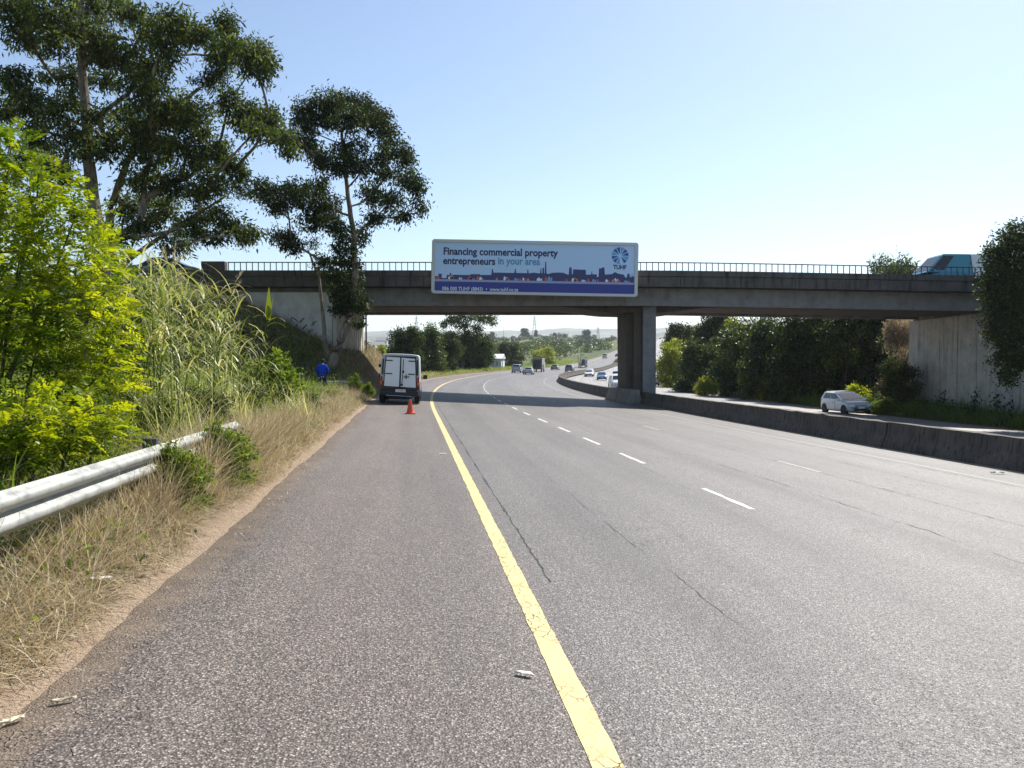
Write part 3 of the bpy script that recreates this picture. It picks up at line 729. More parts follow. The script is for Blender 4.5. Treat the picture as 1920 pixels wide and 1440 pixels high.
tree_px('gum_tree', 'huge spreading gum tree with several limbs, tallest tree on the left bank', 'tree', 37,
        [(190, 520, 0), (186, 430, 0), (168, 340, .2), (165, 240, .3), (155, 150, .2), (150, 60, 0), (150, -20, 0)], A, M['leaf_gum'], M['bark_gum'], dens=3.1, L=.28, W=.085, spread=.24, vb=.5, tr0=.42, tr1=.12, seed=11)
tree_px('gum_tree', 'second gum tree trunk rising behind the reeds beside the tallest gum', 'tree', 39,
        [(212, 520, 0), (205, 400, 0), (240, 300, 0), (330, 200, 0), (375, 165, 0)], [(390, 150, 30, 20, 0), (330, 210, 35, 22, 1), (420, 130, 28, 20, 0), (290, 260, 35, 25, -.5)], M['leaf_gum'], M['bark_gum'], dens=3.6, L=.22, W=.062, spread=.22, vb=.55, tr0=.26, tr1=.08, seed=12)
tree_px('gum_tree', 'low leaning gum stem with arching limbs in front of the bridge railing end', 'tree', 41,
        [(215, 512, 0), (250, 480, 0), (330, 425, 0), (420, 370, 0)], [(440, 350, 30, 18, 0), (400, 400, 36, 16, .5), (460, 440, 26, 14, 0), (350, 440, 32, 14, 0), (300, 380, 36, 20, 1)], M['leaf_gum'], M['bark_gum'], dens=4, L=.2, W=.055, spread=.28, tr0=.2, tr1=.06, seed=13)
B = []
for (cx, cy, rx, ry) in [(1310, 470, 60, 50), (1390, 430, 70, 45), (1480, 430, 80, 45), (1560, 460, 70, 55), (1300, 550, 45, 60), (1390, 510, 80, 50), (1500, 520, 90, 50), (1600, 520, 60, 55), (1660, 570, 50, 50), (1640, 500, 40, 35),
        (1330, 640, 55, 50), (1290, 600, 30, 40), (1700, 640, 55, 50), (1740, 690, 35, 45), (1640, 660, 45, 45), (1500, 640, 80, 50), (1450, 700, 70, 50), (1550, 710, 60, 45), (1380, 690, 40, 35), (1660, 750, 60, 35), (1750, 770, 50, 40), (1790, 800, 35, 50), (1800, 880, 22, 40),
        (1130, 820, 80, 45), (1210, 840, 90, 50), (1290, 830, 80, 50), (1180, 880, 60, 35), (1360, 800, 50, 45), (1400, 880, 70, 50), (1340, 930, 70, 50), (1430, 950, 60, 40), (1220, 1020, 50, 40), (1250, 1050, 30, 30), (1180, 1010, 25, 25), (1600, 830, 60, 45), (1680, 860, 50, 40), (1730, 920, 45, 25), (1620, 930, 50, 30),
        (1480, 1060, 45, 50), (1500, 1130, 55, 40), (1540, 1010, 30, 40), (1460, 1000, 30, 30), (1430, 1180, 40, 30), (1400, 1120, 60, 25)]:
    k = 2.2857; B.append((cx / k, cy / k, rx / k * .96, ry / k * 1.12, random.uniform(-1.6, 1.6)))
B += [(650, 530, 22, 18, -.3), (660, 560, 28, 22, -.4), (640, 575, 20, 16, -.3), (680, 572, 14, 12, -.3), (632, 545, 16, 16, 0), (675, 605, 6, 7, 0)]
tree_px('gum_tree', 'gum tree with rounded crown and leaning grey trunk in front of the bridge abutment', 'tree', 43.4,
        [(620, 688, 0), (634, 655, 0), (656, 590, -.2), (666, 520, -.4), (664, 440, -.3), (652, 370, 0), (645, 300, 0), (640, 240, 0)], B, M['leaf_dark'], M['bark_gum'], dens=3.5, L=.24, W=.085, spread=.21, tr0=.30, tr1=.07, seed=21)
tree_px('gum_tree', 'thin bare-stemmed gum sapling in front of the bridge wall, left of the leaning trunk', 'tree', 44.2,
        [(613, 668, 0), (606, 600, 0), (598, 520, 0), (578, 470, 0)], [(560, 460, 14, 8, 0), (585, 455, 12, 9, 0), (605, 500, 14, 7, 0)], M['leaf_dark'], M['bark_gum'], dens=4, L=.18, W=.05, spread=.22, tr0=.15, tr1=.05, seed=22)

def gz(x, y): return float(terrain(np.array([x]), np.array([y]))[0])
def bush_mesh(seed, leafm, n=16000, L=.22, W=.10, lobes=26, flat=1.0, droop=.2, spread=.17):
    """unit bush crown: about 1 m half width, 0..2 m tall"""
    r = np.random.default_rng(seed); f = Foliage()
    for i in range(lobes):
        a = r.uniform(0, 6.283); h = r.uniform(.15, 1.75); w_ = (1.05 - .55 * (h / 1.9) ** 2) * r.uniform(.45, .95)
        c = (w_ * math.cos(a) * .8, w_ * math.sin(a) * .8, h * flat); q = r.uniform(.2, .42)
        cluster(f, c, (q, q, q * .75), n // lobes, L, W, droop, tuft=16, spread=spread * .6, shell=.35, r=r, vb=r.uniform(.25, .65))
    V = np.concatenate(f.V); return npmesh('crown', V, np.concatenate(f.F), leafm, var=np.concatenate(f.A))
def stem_mesh(seed, bark, n=6, h=1.4, sp=.5, r0=.05):
    rr = random.Random(seed); mb = MB()
    for i in range(n):
        a = rr.uniform(0, 6.28); e = (sp * math.cos(a), sp * math.sin(a), h * rr.uniform(.7, 1.1))
        mb.tube(bez((0, 0, -.15), (e[0] * .2, e[1] * .2, h * .6), e, 5), [r0, r0 * .8, r0 * .6, r0 * .45, r0 * .3, r0 * .15], 5)
    return mb.mesh('trunk', bark, smooth=True)
BUSH = {}
for nm, m_, n_, L_, W_ in (('dark', 'leaf_dark', 15000, .105, .045), ('olive', 'leaf_olive', 14000, .11, .045), ('yellow', 'leaf_yellow', 9000, .13, .045), ('dry', 'leaf_dry', 8000, .16, .035), ('gum', 'leaf_gum', 8000, .12, .035), ('mid', 'leaf_mid', 6000, .13, .07), ('bright', 'leaf_bright', 4500, .17, .08)):
    BUSH[nm] = [bush_mesh(40 + 3 * k + len(nm), M[m_], n_, L_, W_) for k in range(2 if nm in ('dark', 'olive') else 1)]
STEM = [stem_mesh(3, M['bark']), stem_mesh(8, M['bark'], 4, 1.5, .4, .06)]
def bush(name, kind, label, cat, px, Y, top, hw, base=None, k=0, rz=None, group=None, zb=None):
    x = (px - 960) / 1450 * Y; z0 = gz(x, Y) if zb is None else zb
    zt = at(px, top, Y).z; h = max(.4, zt - z0); wd = hw * Y / 1450
    t = thing(name, label, cat, (x, Y, z0), random.uniform(0, 6.28) if rz is None else rz, group)
    c = link('crown', BUSH[kind][k % len(BUSH[kind])], t, (0, 0, 0), None, (wd / .95, wd / .95, h / 2.02))
    link('trunk', STEM[k % 2], t, (0, 0, 0), None, (wd / 1.1, wd / 1.1, h / 2.2)); return t
# thicket on the right bank beyond the bridge
for a in [('bushy_tree', 'yellow', 'yellow-green flowering bushy tree just right of the bridge pier', 'tree', 1264, 112, 628, 38),
          ('bushy_tree', 'dark', 'dark tree standing behind the yellow-green bushy tree near the pier', 'tree', 1276, 150, 602, 46),
          ('bushy_tree', 'olive', 'rounded dull green tree low beside the road, second right of the pier', 'tree', 1318, 90, 634, 52),
          ('bushy_tree', 'dark', 'tall dark tree peeping up under the bridge deck right of the pier', 'tree', 1345, 118, 580, 52),
          ('bushy_tree', 'olive', 'broad olive-green tree with feathery boughs right of the low rounded tree', 'tree', 1392, 80, 592, 60),
          ('bushy_tree', 'yellow', 'yellowish treetop showing above the broad olive-green tree', 'tree', 1388, 92, 588, 42),
          ('bushy_tree', 'olive', 'feathery green tree in the middle of the right-hand thicket', 'tree', 1452, 73, 580, 62),
          ('bushy_tree', 'dark', 'dark shaded tree right of the feathery green tree in the thicket', 'tree', 1515, 68, 572, 62),
          ('bushy_tree', 'dark', 'darkest tree of the thicket directly behind the white hatchback', 'tree', 1580, 64, 572, 58),
          ('bushy_tree', 'dark', 'shaded tree between the white hatchback and the pale dry bush', 'tree', 1640, 66, 568, 50),
          ('dry_bush', 'dry', 'pale flowering dry bush against the right-hand abutment wall', 'bush', 1690, 57.8, 588, 40),
          ('bushy_tree', 'olive', 'small rounded tree standing below the pale dry bush by the wall', 'tree', 1688, 54.4, 668, 38),
          ('bushy_tree', 'gum', 'sparse treetop rising above the bridge railing left of the teal van', 'tree', 1668, 76, 474, 58),
          ('shrub', 'yellow', 'bright green shrub at the road edge under the olive-green tree', 'shrub', 1322, 80, 702, 20),
          ('leafy_plant', 'bright', 'broad-leaved bright plant growing right behind the white hatchback', 'plant', 1610, 54.5, 716, 26),
          ('leafy_plant', 'mid', 'low green plant at the road edge right of the white hatchback', 'plant', 1668, 52, 744, 30),
          ('leafy_plant', 'mid', 'low green clump at the foot of the right abutment wall', 'plant', 1708, 50, 752, 26)]:
    bush(*a, k=len(a[2]))
# right foreground tree hanging over the abutment
tree_px('broadleaf_tree', 'dark broadleaf tree leaning into the picture at the right edge in front of the abutment', 'tree', 39,
        [(1985, 770, 0), (1972, 650, 0), (1960, 540, 0), (1950, 460, 0)],
        [(1900, 450, 26, 24, 0), (1885, 500, 42, 34, 0), (1930, 480, 60, 50, 1), (1880, 560, 38, 34, 0), (1930, 570, 60, 50, 1), (1890, 620, 46, 36, 0), (1870, 600, 24, 20, -.4), (1940, 650, 60, 50, 0), (1895, 670, 34, 26, -.3), (1888, 705, 20, 16, -.3), (2000, 560, 90, 110, 2), (1868, 470, 20, 18, 0), (1910, 430, 20, 14, .5), (1862, 530, 16, 24, 0), (1985, 450, 60, 40, 0)],
        M['leaf_dark'], M['bark'], dens=5.0, L=.18, W=.085, droop=.3, spread=.22, tr0=.25, tr1=.1, seed=31, tuft=20)
# background trees left of the motorway
for a in [('evergreen_tree', 'dark', 'dark rounded evergreen behind the parked van', 'tree', 765, 108, 608, 40),
          ('evergreen_tree', 'olive', 'evergreen with lighter green top directly right of the van roof', 'tree', 800, 118, 604, 36),
          ('evergreen_tree', 'dark', 'dark bushy evergreen left of the wispy gum tree', 'tree', 838, 132, 618, 34),
          ('evergreen_tree', 'dark', 'low dark evergreen filling the gap beneath the wispy gum tree', 'tree', 888, 165, 635, 38),
          ('small_tree', 'bright', 'small bright yellow-green tree left of the parked van', 'tree', 713, 62, 645, 12),
          ('acacia_tree', 'olive', 'flat-topped acacia right of the white warehouse', 'tree', 956, 232, 636, 30),
          ('acacia_tree', 'yellow', 'yellowish rounded acacia above the small truck', 'tree', 1019, 262, 648, 27)]:
    bush(*a, k=len(a[2]))
Cc = [(850, 596, 14, 9, 0), (835, 606, 9, 6, 0), (880, 592, 18, 8, 1), (905, 596, 14, 8, 0), (922, 600, 8, 8, 0), (868, 610, 12, 8, 0), (895, 614, 10, 6, 0), (870, 632, 24, 16, 0), (895, 640, 24, 18, 1), (850, 648, 20, 18, 0), (912, 652, 16, 16, 0), (880, 662, 22, 12, 0), (918, 672, 8, 8, 0)]
tree_px('gum_tree', 'wispy gum tree beyond the bridge, touching the underside of the deck in view', 'tree', 158,
        [(868, 696, 0), (869, 660, 0), (870, 630, 0), (876, 600, 0)], Cc, M['leaf_gum'], M['bark'], dens=.9, L=.55, W=.2, spread=.5, tr0=.35, tr1=.1, seed=41, twigs=2)
# bright shrub on the left foreground: compound leaves
def fronds(fol, P, D, Lf, nl, ll, lw, r, var):
    n = len(P); t = np.linspace(.12, 1, nl)[None, :, None]; Lf = Lf[:, None, None]
    dr = np.array([0, 0, -1.0])[None, None]
    side = unit(np.cross(D, np.array([0, 0, 1.0]) + .3 * r.normal(size=(n, 3))))
    ax = P[:, None] + D[:, None] * Lf * t + dr * Lf * .35 * t * t
    sg = np.where(np.arange(nl) % 2 == 0, 1.0, -1.0)[None, :, None]; sg = np.broadcast_to(sg, (n, nl, 1)).copy()
    dl_ = unit(side[:, None] * sg + D[:, None] * .55 + dr * .25 + .12 * r.normal(size=(n, nl, 3)))
    fall = (1 - .55 * (2 * t - .9) ** 2)
    LL = (ll * fall[..., 0] * r.uniform(.8, 1.2, (n, nl))).ravel(); P2 = ax.reshape(-1, 3); D2 = dl_.reshape(-1, 3)
    nrm = unit(np.cross(D2, np.repeat(D, nl, 0))); Sd = unit(np.cross(nrm, D2) + .2 * r.normal(size=P2.shape))
    W = (lw * r.uniform(.8, 1.2, len(P2)))[:, None]; L_ = LL[:, None]
    V = np.stack([P2, P2 + D2 * L_ * .45 + Sd * W * .5, P2 + D2 * L_ - np.array([0, 0, .12]) * L_, P2 + D2 * L_ * .45 - Sd * W * .5], 1).reshape(-1, 3)
    fol.add(V, np.arange(len(P2) * 4).reshape(-1, 4), np.clip(np.repeat(var, nl) + r.normal(0, .08, len(P2)), 0, 1))
def frond_shrub(name, label, Y, clumps, base, m, seed, per=1.0, ll=.075, lw=.03):
    r = np.random.default_rng(seed); rr = random.Random(seed); f = Foliage(); b = Vector(base); mb = MB()
    for (px, py, rx, ry, dy) in clumps:
        D_ = Y + dy; c = np.array(at(px, py, D_)); a = np.array([rx, (rx + ry) / 2, ry]) * D_ / 1450
        n = int(per * 520 * (a[0] * a[2]) ** .9) + 12; u = unit(r.normal(size=(n, 3))) * (r.uniform(0, 1, (n, 1)) ** .4)
        P = c + u * a; D = unit(u * np.array([1, 1, .5]) + .5 * r.normal(size=(n, 3)) + np.array([0, 0, .35]))
        fronds(f, P, D, r.uniform(.22, .42, n), 15, ll, lw, r, np.clip(r.uniform(.1, .75) + .18 * r.normal(size=n), 0, 1))
        mb.tube([Vector(p) - b for p in bez(b + Vector((rr.uniform(-.5, .5), rr.uniform(-.5, .5), 0)), b.lerp(Vector(c), .5) + Vector((0, 0, -.2)), c, 6)], [.035, .03, .026, .02, .016, .012, .008], 5)
        for _ in range(5):
            e = c + unit(r.normal(size=3)) * a * .9; mb.tube([Vector(c) - b, Vector(c).lerp(Vector(e), .5) - b + Vector((0, 0, .05)), Vector(e) - b], [.010, .007, .004], 4)
    t = thing(name, label, 'shrub', tuple(b)); mb.build('stem', M['bark'], t, smooth=True); f.build('foliage', m, t, b); return t
frond_shrub('bright_shrub', 'tall sunlit yellow-green shrub with feathery leaves at the left edge, above the guardrail', 8.6,
            [(10, 330, 60, 60, .2), (70, 370, 60, 60, 0), (140, 410, 45, 50, .2), (40, 470, 90, 80, 0), (120, 500, 80, 70, .3), (-60, 420, 90, 110, .5), (60, 590, 110, 90, 0), (170, 590, 70, 70, .2), (-40, 640, 120, 120, .6), (90, 690, 110, 80, 0), (190, 700, 55, 60, .2), (20, 280, 30, 30, 0)],
            (-6.3, 8.9, gz(-6.3, 8.9)), M['leaf_bright'], 51, per=1.15)
frond_shrub('bright_shrub', 'lower sunlit leafy shrub pressing against the back of the guardrail', 7.6,
            [(40, 790, 90, 60, 0), (140, 800, 80, 55, .2), (-60, 820, 100, 80, 0), (30, 860, 80, 40, 0), (200, 810, 40, 40, .6), (110, 850, 60, 30, .3)],
            (-4.9, 7.9, gz(-4.9, 7.9)), M['leaf_bright'], 52, per=1.2, ll=.07)
frond_shrub('leafy_shrub', 'green shrub at the foot of the reeds right of the bright feathery shrub', 12.5,
            [(230, 640, 50, 60, 0), (215, 540, 40, 50, 0), (240, 740, 40, 50, 0), (190, 480, 40, 40, .4)],
            (-6.6, 12.8, gz(-6.6, 12.8)), M['leaf_bright'], 53, per=1.0, ll=.09, lw=.04)
bush('weed_bush', 'mid', 'rounded green bush at the right end of the reeds', 'bush', 500, 21, 655, 62, k=1)
bush('weed_bush', 'mid', 'tangled bush hiding the guardrail just right of its exposed end', 'bush', 322, 8.3, 828, 70, k=1)
bush('weed_bush', 'mid', 'low green bush at the foot of the reeds beside the bright shrub', 'bush', 290, 12, 742, 56, k=1)
bush('weed_bush', 'olive', 'dull green bush between the reeds and the guardrail', 'bush', 385, 14.5, 722, 56, k=1)
bush('weed_bush', 'mid', 'loose green bush behind the end of the guardrail', 'bush', 478, 17.5, 738, 50, k=1)
bush('weed_bush', 'olive', 'small dull bush right of the loose green one behind the straw', 'bush', 560, 24, 732, 42, k=1)
bush('weed_bush', 'olive', 'low olive bush in front of the cane plant', 'bush', 450, 18, 720, 60, k=1)
bush('weed_bush', 'mid', 'sprawling leafy bush between the reeds and the roadside straw', 'bush', 600, 31, 728, 45, k=1)
bush('weed_bush', 'mid', 'leafy green bush growing through the guardrail', 'bush', 408, 10.1, 790, 70, k=2)
bush('weed_bush', 'mid', 'low leafy bush at the roadside between the guardrail and the worker', 'bush', 545, 26, 722, 58, k=3)
bush('weed_bush', 'mid', 'leafy plant with large leaves left of the parked van', 'bush', 690, 37.5, 716, 15, k=1)
bush('weed_bush', 'mid', 'large-leaved plant between the worker and the parked van', 'bush', 664, 38, 700, 14, k=1)

# ------------------------------------------------------------------ blades: reeds and grasses
def blades(P, az, h, lean, curve, w0, nseg, r, twist=.5):
    """arched tapering strips; returns V, F (quads)"""
    n = len(P); t = np.linspace(0, 1, nseg + 1)[None]
    az = az[:, None]; h = np.broadcast_to(h, n)[:, None]; lean = np.broadcast_to(lean, n)[:, None]; curve = np.broadcast_to(curve, n)[:, None]
    th = lean + curve * t; dt = 1 / nseg
    hx = np.cumsum(np.sin(th) * dt, 1) - np.sin(th[:, :1]) * dt; hz = np.cumsum(np.cos(th) * dt, 1) - np.cos(th[:, :1]) * dt
    cx = P[:, :1] + h * hx * np.cos(az); cy = P[:, 1:2] + h * hx * np.sin(az); cz = P[:, 2:3] + h * hz
    tw = az + 1.5708 + r.normal(0, twist, (n, 1)) + t * r.normal(0, .5, (n, 1))
    w_ = np.broadcast_to(w0, n)[:, None] * (1 - t ** 1.6 * .93) * (.55 + .45 * np.minimum(t * 5, 1))
    dx = np.cos(tw) * w_ / 2; dy = np.sin(tw) * w_ / 2
    V = np.stack([np.stack([cx - dx, cy - dy, cz], -1), np.stack([cx + dx, cy + dy, cz], -1)], 2)
    i = np.arange(n)[:, None] * (nseg + 1) * 2 + np.arange(nseg)[None] * 2
    F = np.stack([i, i + 1, i + 3, i + 2], -1).reshape(-1, 4); return V.reshape(-1, 3), F, nseg
def scatter_blades(name, label, m, s, lat, h, w0, r, lean=(.1, .5), curve=(.2, 1.2), nseg=3, var=(.5, .2), world=None, dz=-.02, kind='stuff'):
    if world is None:
        P = r2w(s, lat); x, y = P[:, 0], P[:, 1]
    else: x, y = world
    P = np.stack([x, y, terrain(x, y) + dz], -1); n = len(x)
    V, F, k = blades(P, r.uniform(0, 6.283, n), h, r.uniform(*lean, n), r.uniform(*curve, n), w0, nseg, r)
    v = np.clip(np.repeat(r.normal(*var, n), k), 0, 1)
    o = link(name, npmesh(name, V, F, m, var=v)); tag(o, label, 'grass' if 'grass' in name else 'plants', kind=kind); return o
r5 = np.random.default_rng(5)
def band(n, s0, s1, l0, l1, p=1.0, clump=0, amp=.25):
    s = s0 + (s1 - s0) * r5.uniform(0, 1, n) ** p
    if clump:
        c = r5.integers(0, n // clump, n); cs = r5.uniform(0, 1, n // clump + 1); s = s0 + (s1 - s0) * cs[c] ** p + r5.normal(0, .10, n)
        cl = r5.uniform(l0, l1, n // clump + 1); lat = cl[c] + r5.normal(0, .09, n)
    else: lat = r5.uniform(l0, l1, n)
    e = -2.08 - .13 * np.sin(s * .9) - .10 * np.sin(s * 2.3 + 1) - amp * .3 * np.sin(s * .31)
    return s, np.minimum(lat, e + r5.normal(0, .06, n))
def heights(n, a, b, lat=None):
    h = r5.uniform(a, b, n) * r5.choice([.5, 1, 1, 1.4], n)
    if lat is not None: h *= np.clip((-1.9 - lat) / .5, .3, 1)
    return h
s_, l_ = band(60000, .8, 13, -3.7, -2.05, 1.25, 26); scatter_blades('dry_grass', 'dry straw-coloured grass on the verge in the foreground', M['dry'], s_, l_, heights(len(s_), .16, .62, l_), .0075, r5, (.2, 1.3), (.1, 1.5), 3)
s_, l_ = band(46000, 11, 45, -4.2, -2.05, 1.3, 22); scatter_blades('dry_grass', 'dry grass verge running towards the parked van', M['dry'], s_, l_, heights(len(s_), .25, .68, l_), .013, r5, (.1, 1.1), (.1, 1.4), 3)
s_, l_ = band(9000, .8, 9, -3.6, -2.1, 1.3, 8); scatter_blades('fallen_straw', 'broken straw lying flat along the sandy road edge', M['dry'], s_, l_ + .08, r5.uniform(.05, .24, len(s_)), .008, r5, (1.35, 1.55), (-.1, .1), 2, dz=.015)
s_, l_ = band(24000, 2, 46, -9, -3.35, 1.2, 14, 0); scatter_blades('weeds', 'tangled green weeds behind the guardrail', M['grass'], s_, l_, r5.uniform(.3, 1.1, len(s_)), .018, r5, (.1, .9), (.2, 1.4), 3)
s_, l_ = r5.uniform(6.0, 17, 7000), -2.62 + .10 * r5.normal(size=7000)
scatter_blades('dry_grass', 'tall dry grass burying the far stretch of the guardrail', M['dry'], s_, l_, r5.uniform(.45, 1.05, 7000) * np.clip((s_ - 5) / 4, .45, 1), .011, r5, (.05, .5), (.1, 1.2), 4, (.5, .25))
# low leafy weeds as one mass of leaves
def leafy(name, label, m, n, s0, s1, l0, l1, hmax, L, W, p=1.2, seed=1, vb=.5, patch=26):
    r = np.random.default_rng(seed); k = n // patch; cs = s0 + (s1 - s0) * r.uniform(0, 1, k) ** p; cl = r.uniform(l0, l1, k); ch = r.uniform(.15, hmax, k)
    i = r.integers(0, k, n); W_ = r2w(cs[i], cl[i]); x = W_[:, 0] + r.normal(0, .18, n); y = W_[:, 1] + r.normal(0, .18, n)
    z = terrain(x, y) + np.abs(r.normal(0, .5, n)) * ch[i] * .6 + ch[i] * .4 * r.uniform(0, 1, n)
    V, F = leaf_quads(np.stack([x, y, z], -1), unit(r.normal(size=(n, 3)) + np.array([0, 0, .2])), L * r.uniform(.6, 1.3, n), W * r.uniform(.7, 1.2, n), r=r)
    o = link(name, npmesh(name, V, F, m, var=np.clip(vb + r.normal(0, .15, k)[i] + r.normal(0, .15, n), 0, 1))); return tag(o, label, 'plants', kind='stuff')
leafy('leafy_weeds', 'low leafy weeds covering the bank behind the guardrail', M['leaf_mid'], 60000, 6, 42, -9, -3.7, 1.0, .085, .045, 1.1, 61)
leafy('creeper', 'green creeper leaves under and over the guardrail', M['leaf_mid'], 7000, 2.5, 12, -3.7, -2.9, .5, .06, .04, 1.0, 62, .6)
leafy('verge_weeds', 'scattered green weeds growing among the dry verge grass', M['leaf_mid'], 9000, 2, 40, -3.3, -2.35, .45, .05, .028, 1.2, 65, .5, 60)
# bank around the bridge: dark dry scrub
def patch_world(n, pts, r, sig=.5):
    P = np.array(pts); k = r.integers(0, len(P) - 1, n); t = r.uniform(0, 1, n); q = P[k] + (P[k + 1] - P[k]) * t[:, None]
    return q[:, 0] + r.normal(0, sig, n), q[:, 1] + r.normal(0, sig, n)
s_, l_ = r5.uniform(38, 64, 16000), r5.uniform(-13, -3.2, 16000)
scatter_blades('bank_grass', 'dry brownish grass on the bank in front of and under the bridge', M['dry'], s_, l_, r5.uniform(.25, .7, 16000), .024, r5, (.1, .8), (.2, 1.2), 3, (.3, .2))
s_, l_ = r5.uniform(58, 110, 9000), r5.uniform(-14, -2.8, 9000)
scatter_blades('bank_grass', 'golden dry grass slope just beyond the bridge left of the van', M['dry'], s_, l_, r5.uniform(.3, .8, 9000), .04, r5, (.1, .8), (.2, 1.2), 3, (.55, .2))
s_, l_ = r5.uniform(75, 330, 16000), -2.6 - np.abs(r5.normal(0, 7, 16000))
scatter_blades('verge_grass', 'green roadside grass left of the distant traffic', M['grass'], s_, l_, r5.uniform(.3, .9, 16000), .09, r5, (.1, .8), (.2, 1.2), 2, (.6, .2))
s_, l_ = r5.uniform(20, 170, 26000), 30.8 + np.abs(r5.normal(0, 2.2, 26000))
scatter_blades('tall_grass', 'dark tall grass along the far side of the opposite carriageway', M['grass'], s_, l_, r5.uniform(.3, 1.25, 26000), .05, r5, (.05, .5), (.2, 1.0), 3, (.15, .15))
s_, l_ = r5.uniform(190, 420, 5000), r5.normal(14, 1.2, 5000)
leafy('bank_scrub', 'shaded leafy scrub covering the slope right of the opposite carriageway', M['leaf_dark'], 40000, 20, 170, 31.5, 44, 1.6, .22, .10, 1.0, 63, .4, 60)
leafy('bank_scrub', 'dark scrub on the slope by the bridge wing wall', M['leaf_dark'], 9000, 36, 45, -13, -5.5, .6, .11, .05, 1.0, 64, .45, 40)
# reeds
def reeds():
    r = np.random.default_rng(77); rr = random.Random(77)
    top = lambda px: np.interp(px, [200, 240, 300, 350, 420, 470, 530, 600], [510, 465, 485, 505, 545, 610, 670, 710])
    groups = [(0, 27, 11.5, 13.5, 'feathery pale reed clump nearest the bright shrub'), (1, 32, 14, 17, 'tall reed clump in front of the bridge railing end'), (2, 16, 18.5, 23, 'lower reed clump sloping down towards the blue-clad worker')]
    for gi, n, y0, y1, lab in groups:
        xr_ = [(225, 345), (290, 450), (400, 560)][gi]
        P = []; H = []
        for _ in range(n):
            px = rr.uniform(*xr_); Y = rr.uniform(y0, y1); x = (px - 960) / 1450 * Y; z = gz(x, Y)
            zt = at(px, top(px) + abs(rr.gauss(0, 55)) - 10, Y).z; P.append((x, Y, z - .05)); H.append(max(.6, zt - z))
        P = np.array(P); H = np.array(H); base = Vector(P[0])
        t = thing('reed_clump', lab, 'reeds', tuple(base)); mb = MB(); fb = Foliage()
        for p, h in zip(P, H):
            a = rr.uniform(0, 6.28); ln = rr.uniform(.02, .22) * h; e = Vector(p) + Vector((math.cos(a) * ln, math.sin(a) * ln, h))
            pts = bez(p, Vector(p) + Vector((0, 0, h * .6)), e, 7); mb.tube([q - base for q in pts], [.011, .011, .010, .009, .008, .006, .005, .003], 5)
            nb = int(8 + h * 4); tt = r.uniform(.2, 1, nb) ; q = np.array([pts[min(7, int(v * 7))].lerp(pts[min(7, int(v * 7) + 1)], v * 7 % 1) for v in tt])
            V, F, k = blades(q, r.uniform(0, 6.283, nb), r.uniform(.5, 1.15, nb), r.uniform(.15, .7, nb), r.uniform(1.1, 2.7, nb), r.uniform(.016, .044, nb), 6, r, .25)
            fb.add(V, F, np.clip(np.repeat(r.normal(.5, .25, nb), k), 0, 1))
            if rr.random() < .45:      # plume: a drooping brush of fine hairs
                m_ = 46; v = r.uniform(0, 1, m_); c = np.array(e)[None] + v[:, None] * np.array([math.cos(a) * .18, math.sin(a) * .18, .22])[None]
                V, F, k = blades(c, r.uniform(0, 6.283, m_), r.uniform(.05, .12, m_), r.uniform(.2, .7, m_), r.uniform(.3, 1.0, m_), .006, 2, r)
                fp = Foliage(); fp.add(V, F, np.clip(np.repeat(r.normal(.5, .2, m_), k), 0, 1)); fp.build('plume', M['plume'], t, base)
        # low dry leaves at the foot
        m_ = 900; k0 = r.integers(0, n, m_); q = P[k0] + r.normal(0, .25, (m_, 3)) * np.array([1, 1, 0]); q[:, 2] = terrain(q[:, 0], q[:, 1])
        V, F, k = blades(q, r.uniform(0, 6.283, m_), r.uniform(.5, 1.5, m_), r.uniform(.02, .35, m_), r.uniform(.1, 1.2, m_), r.uniform(.008, .022, m_), 4, r)
        fb.add(V, F, np.clip(np.repeat(r.normal(.75, .25, m_), k), 0, 1))
        mb.build('stalks', M['reed'], t); fb.build('blades', M['reed'], t, base)
    # the single broad-leaved cane standing clear against the wall
    Y = 17.5; b = at(470, 700, Y); b.z = gz(b.x, b.y); t = thing('cane_plant', 'single broad-leaved green cane standing out against the pale bridge wall', 'plant', tuple(b)); mb = MB(); fb = Foliage()
    e = at(505, 585, Y); pts = bez(b, at(478, 690, Y), e, 6); mb.tube([q - b for q in pts], [.02, .018, .016, .014, .012, .01, .008], 6)
    q = np.array([at(503, 600, Y), at(503, 604, Y), at(504, 598, Y), at(500, 612, Y), at(497, 625, Y), at(490, 650, Y), at(504, 596, Y)])
    V, F, k = blades(q, np.array([1.6, 0, 3.1, .1, 3.0, .2, 1.2]), np.array([.75, .45, .4, .5, .4, .45, .5]), np.array([.05, .5, .6, .7, .8, .7, .2]), np.array([.1, 1.9, 1.6, 1.7, 1.4, 1.5, .3]), np.array([.16, .10, .09, .10, .08, .08, .12]), 8, r, .05)
    fb.add(V, F, .3); mb.build('stalk', M['grass'], t); fb.build('blades', M['leaf_yellow'], t, b)
reeds()
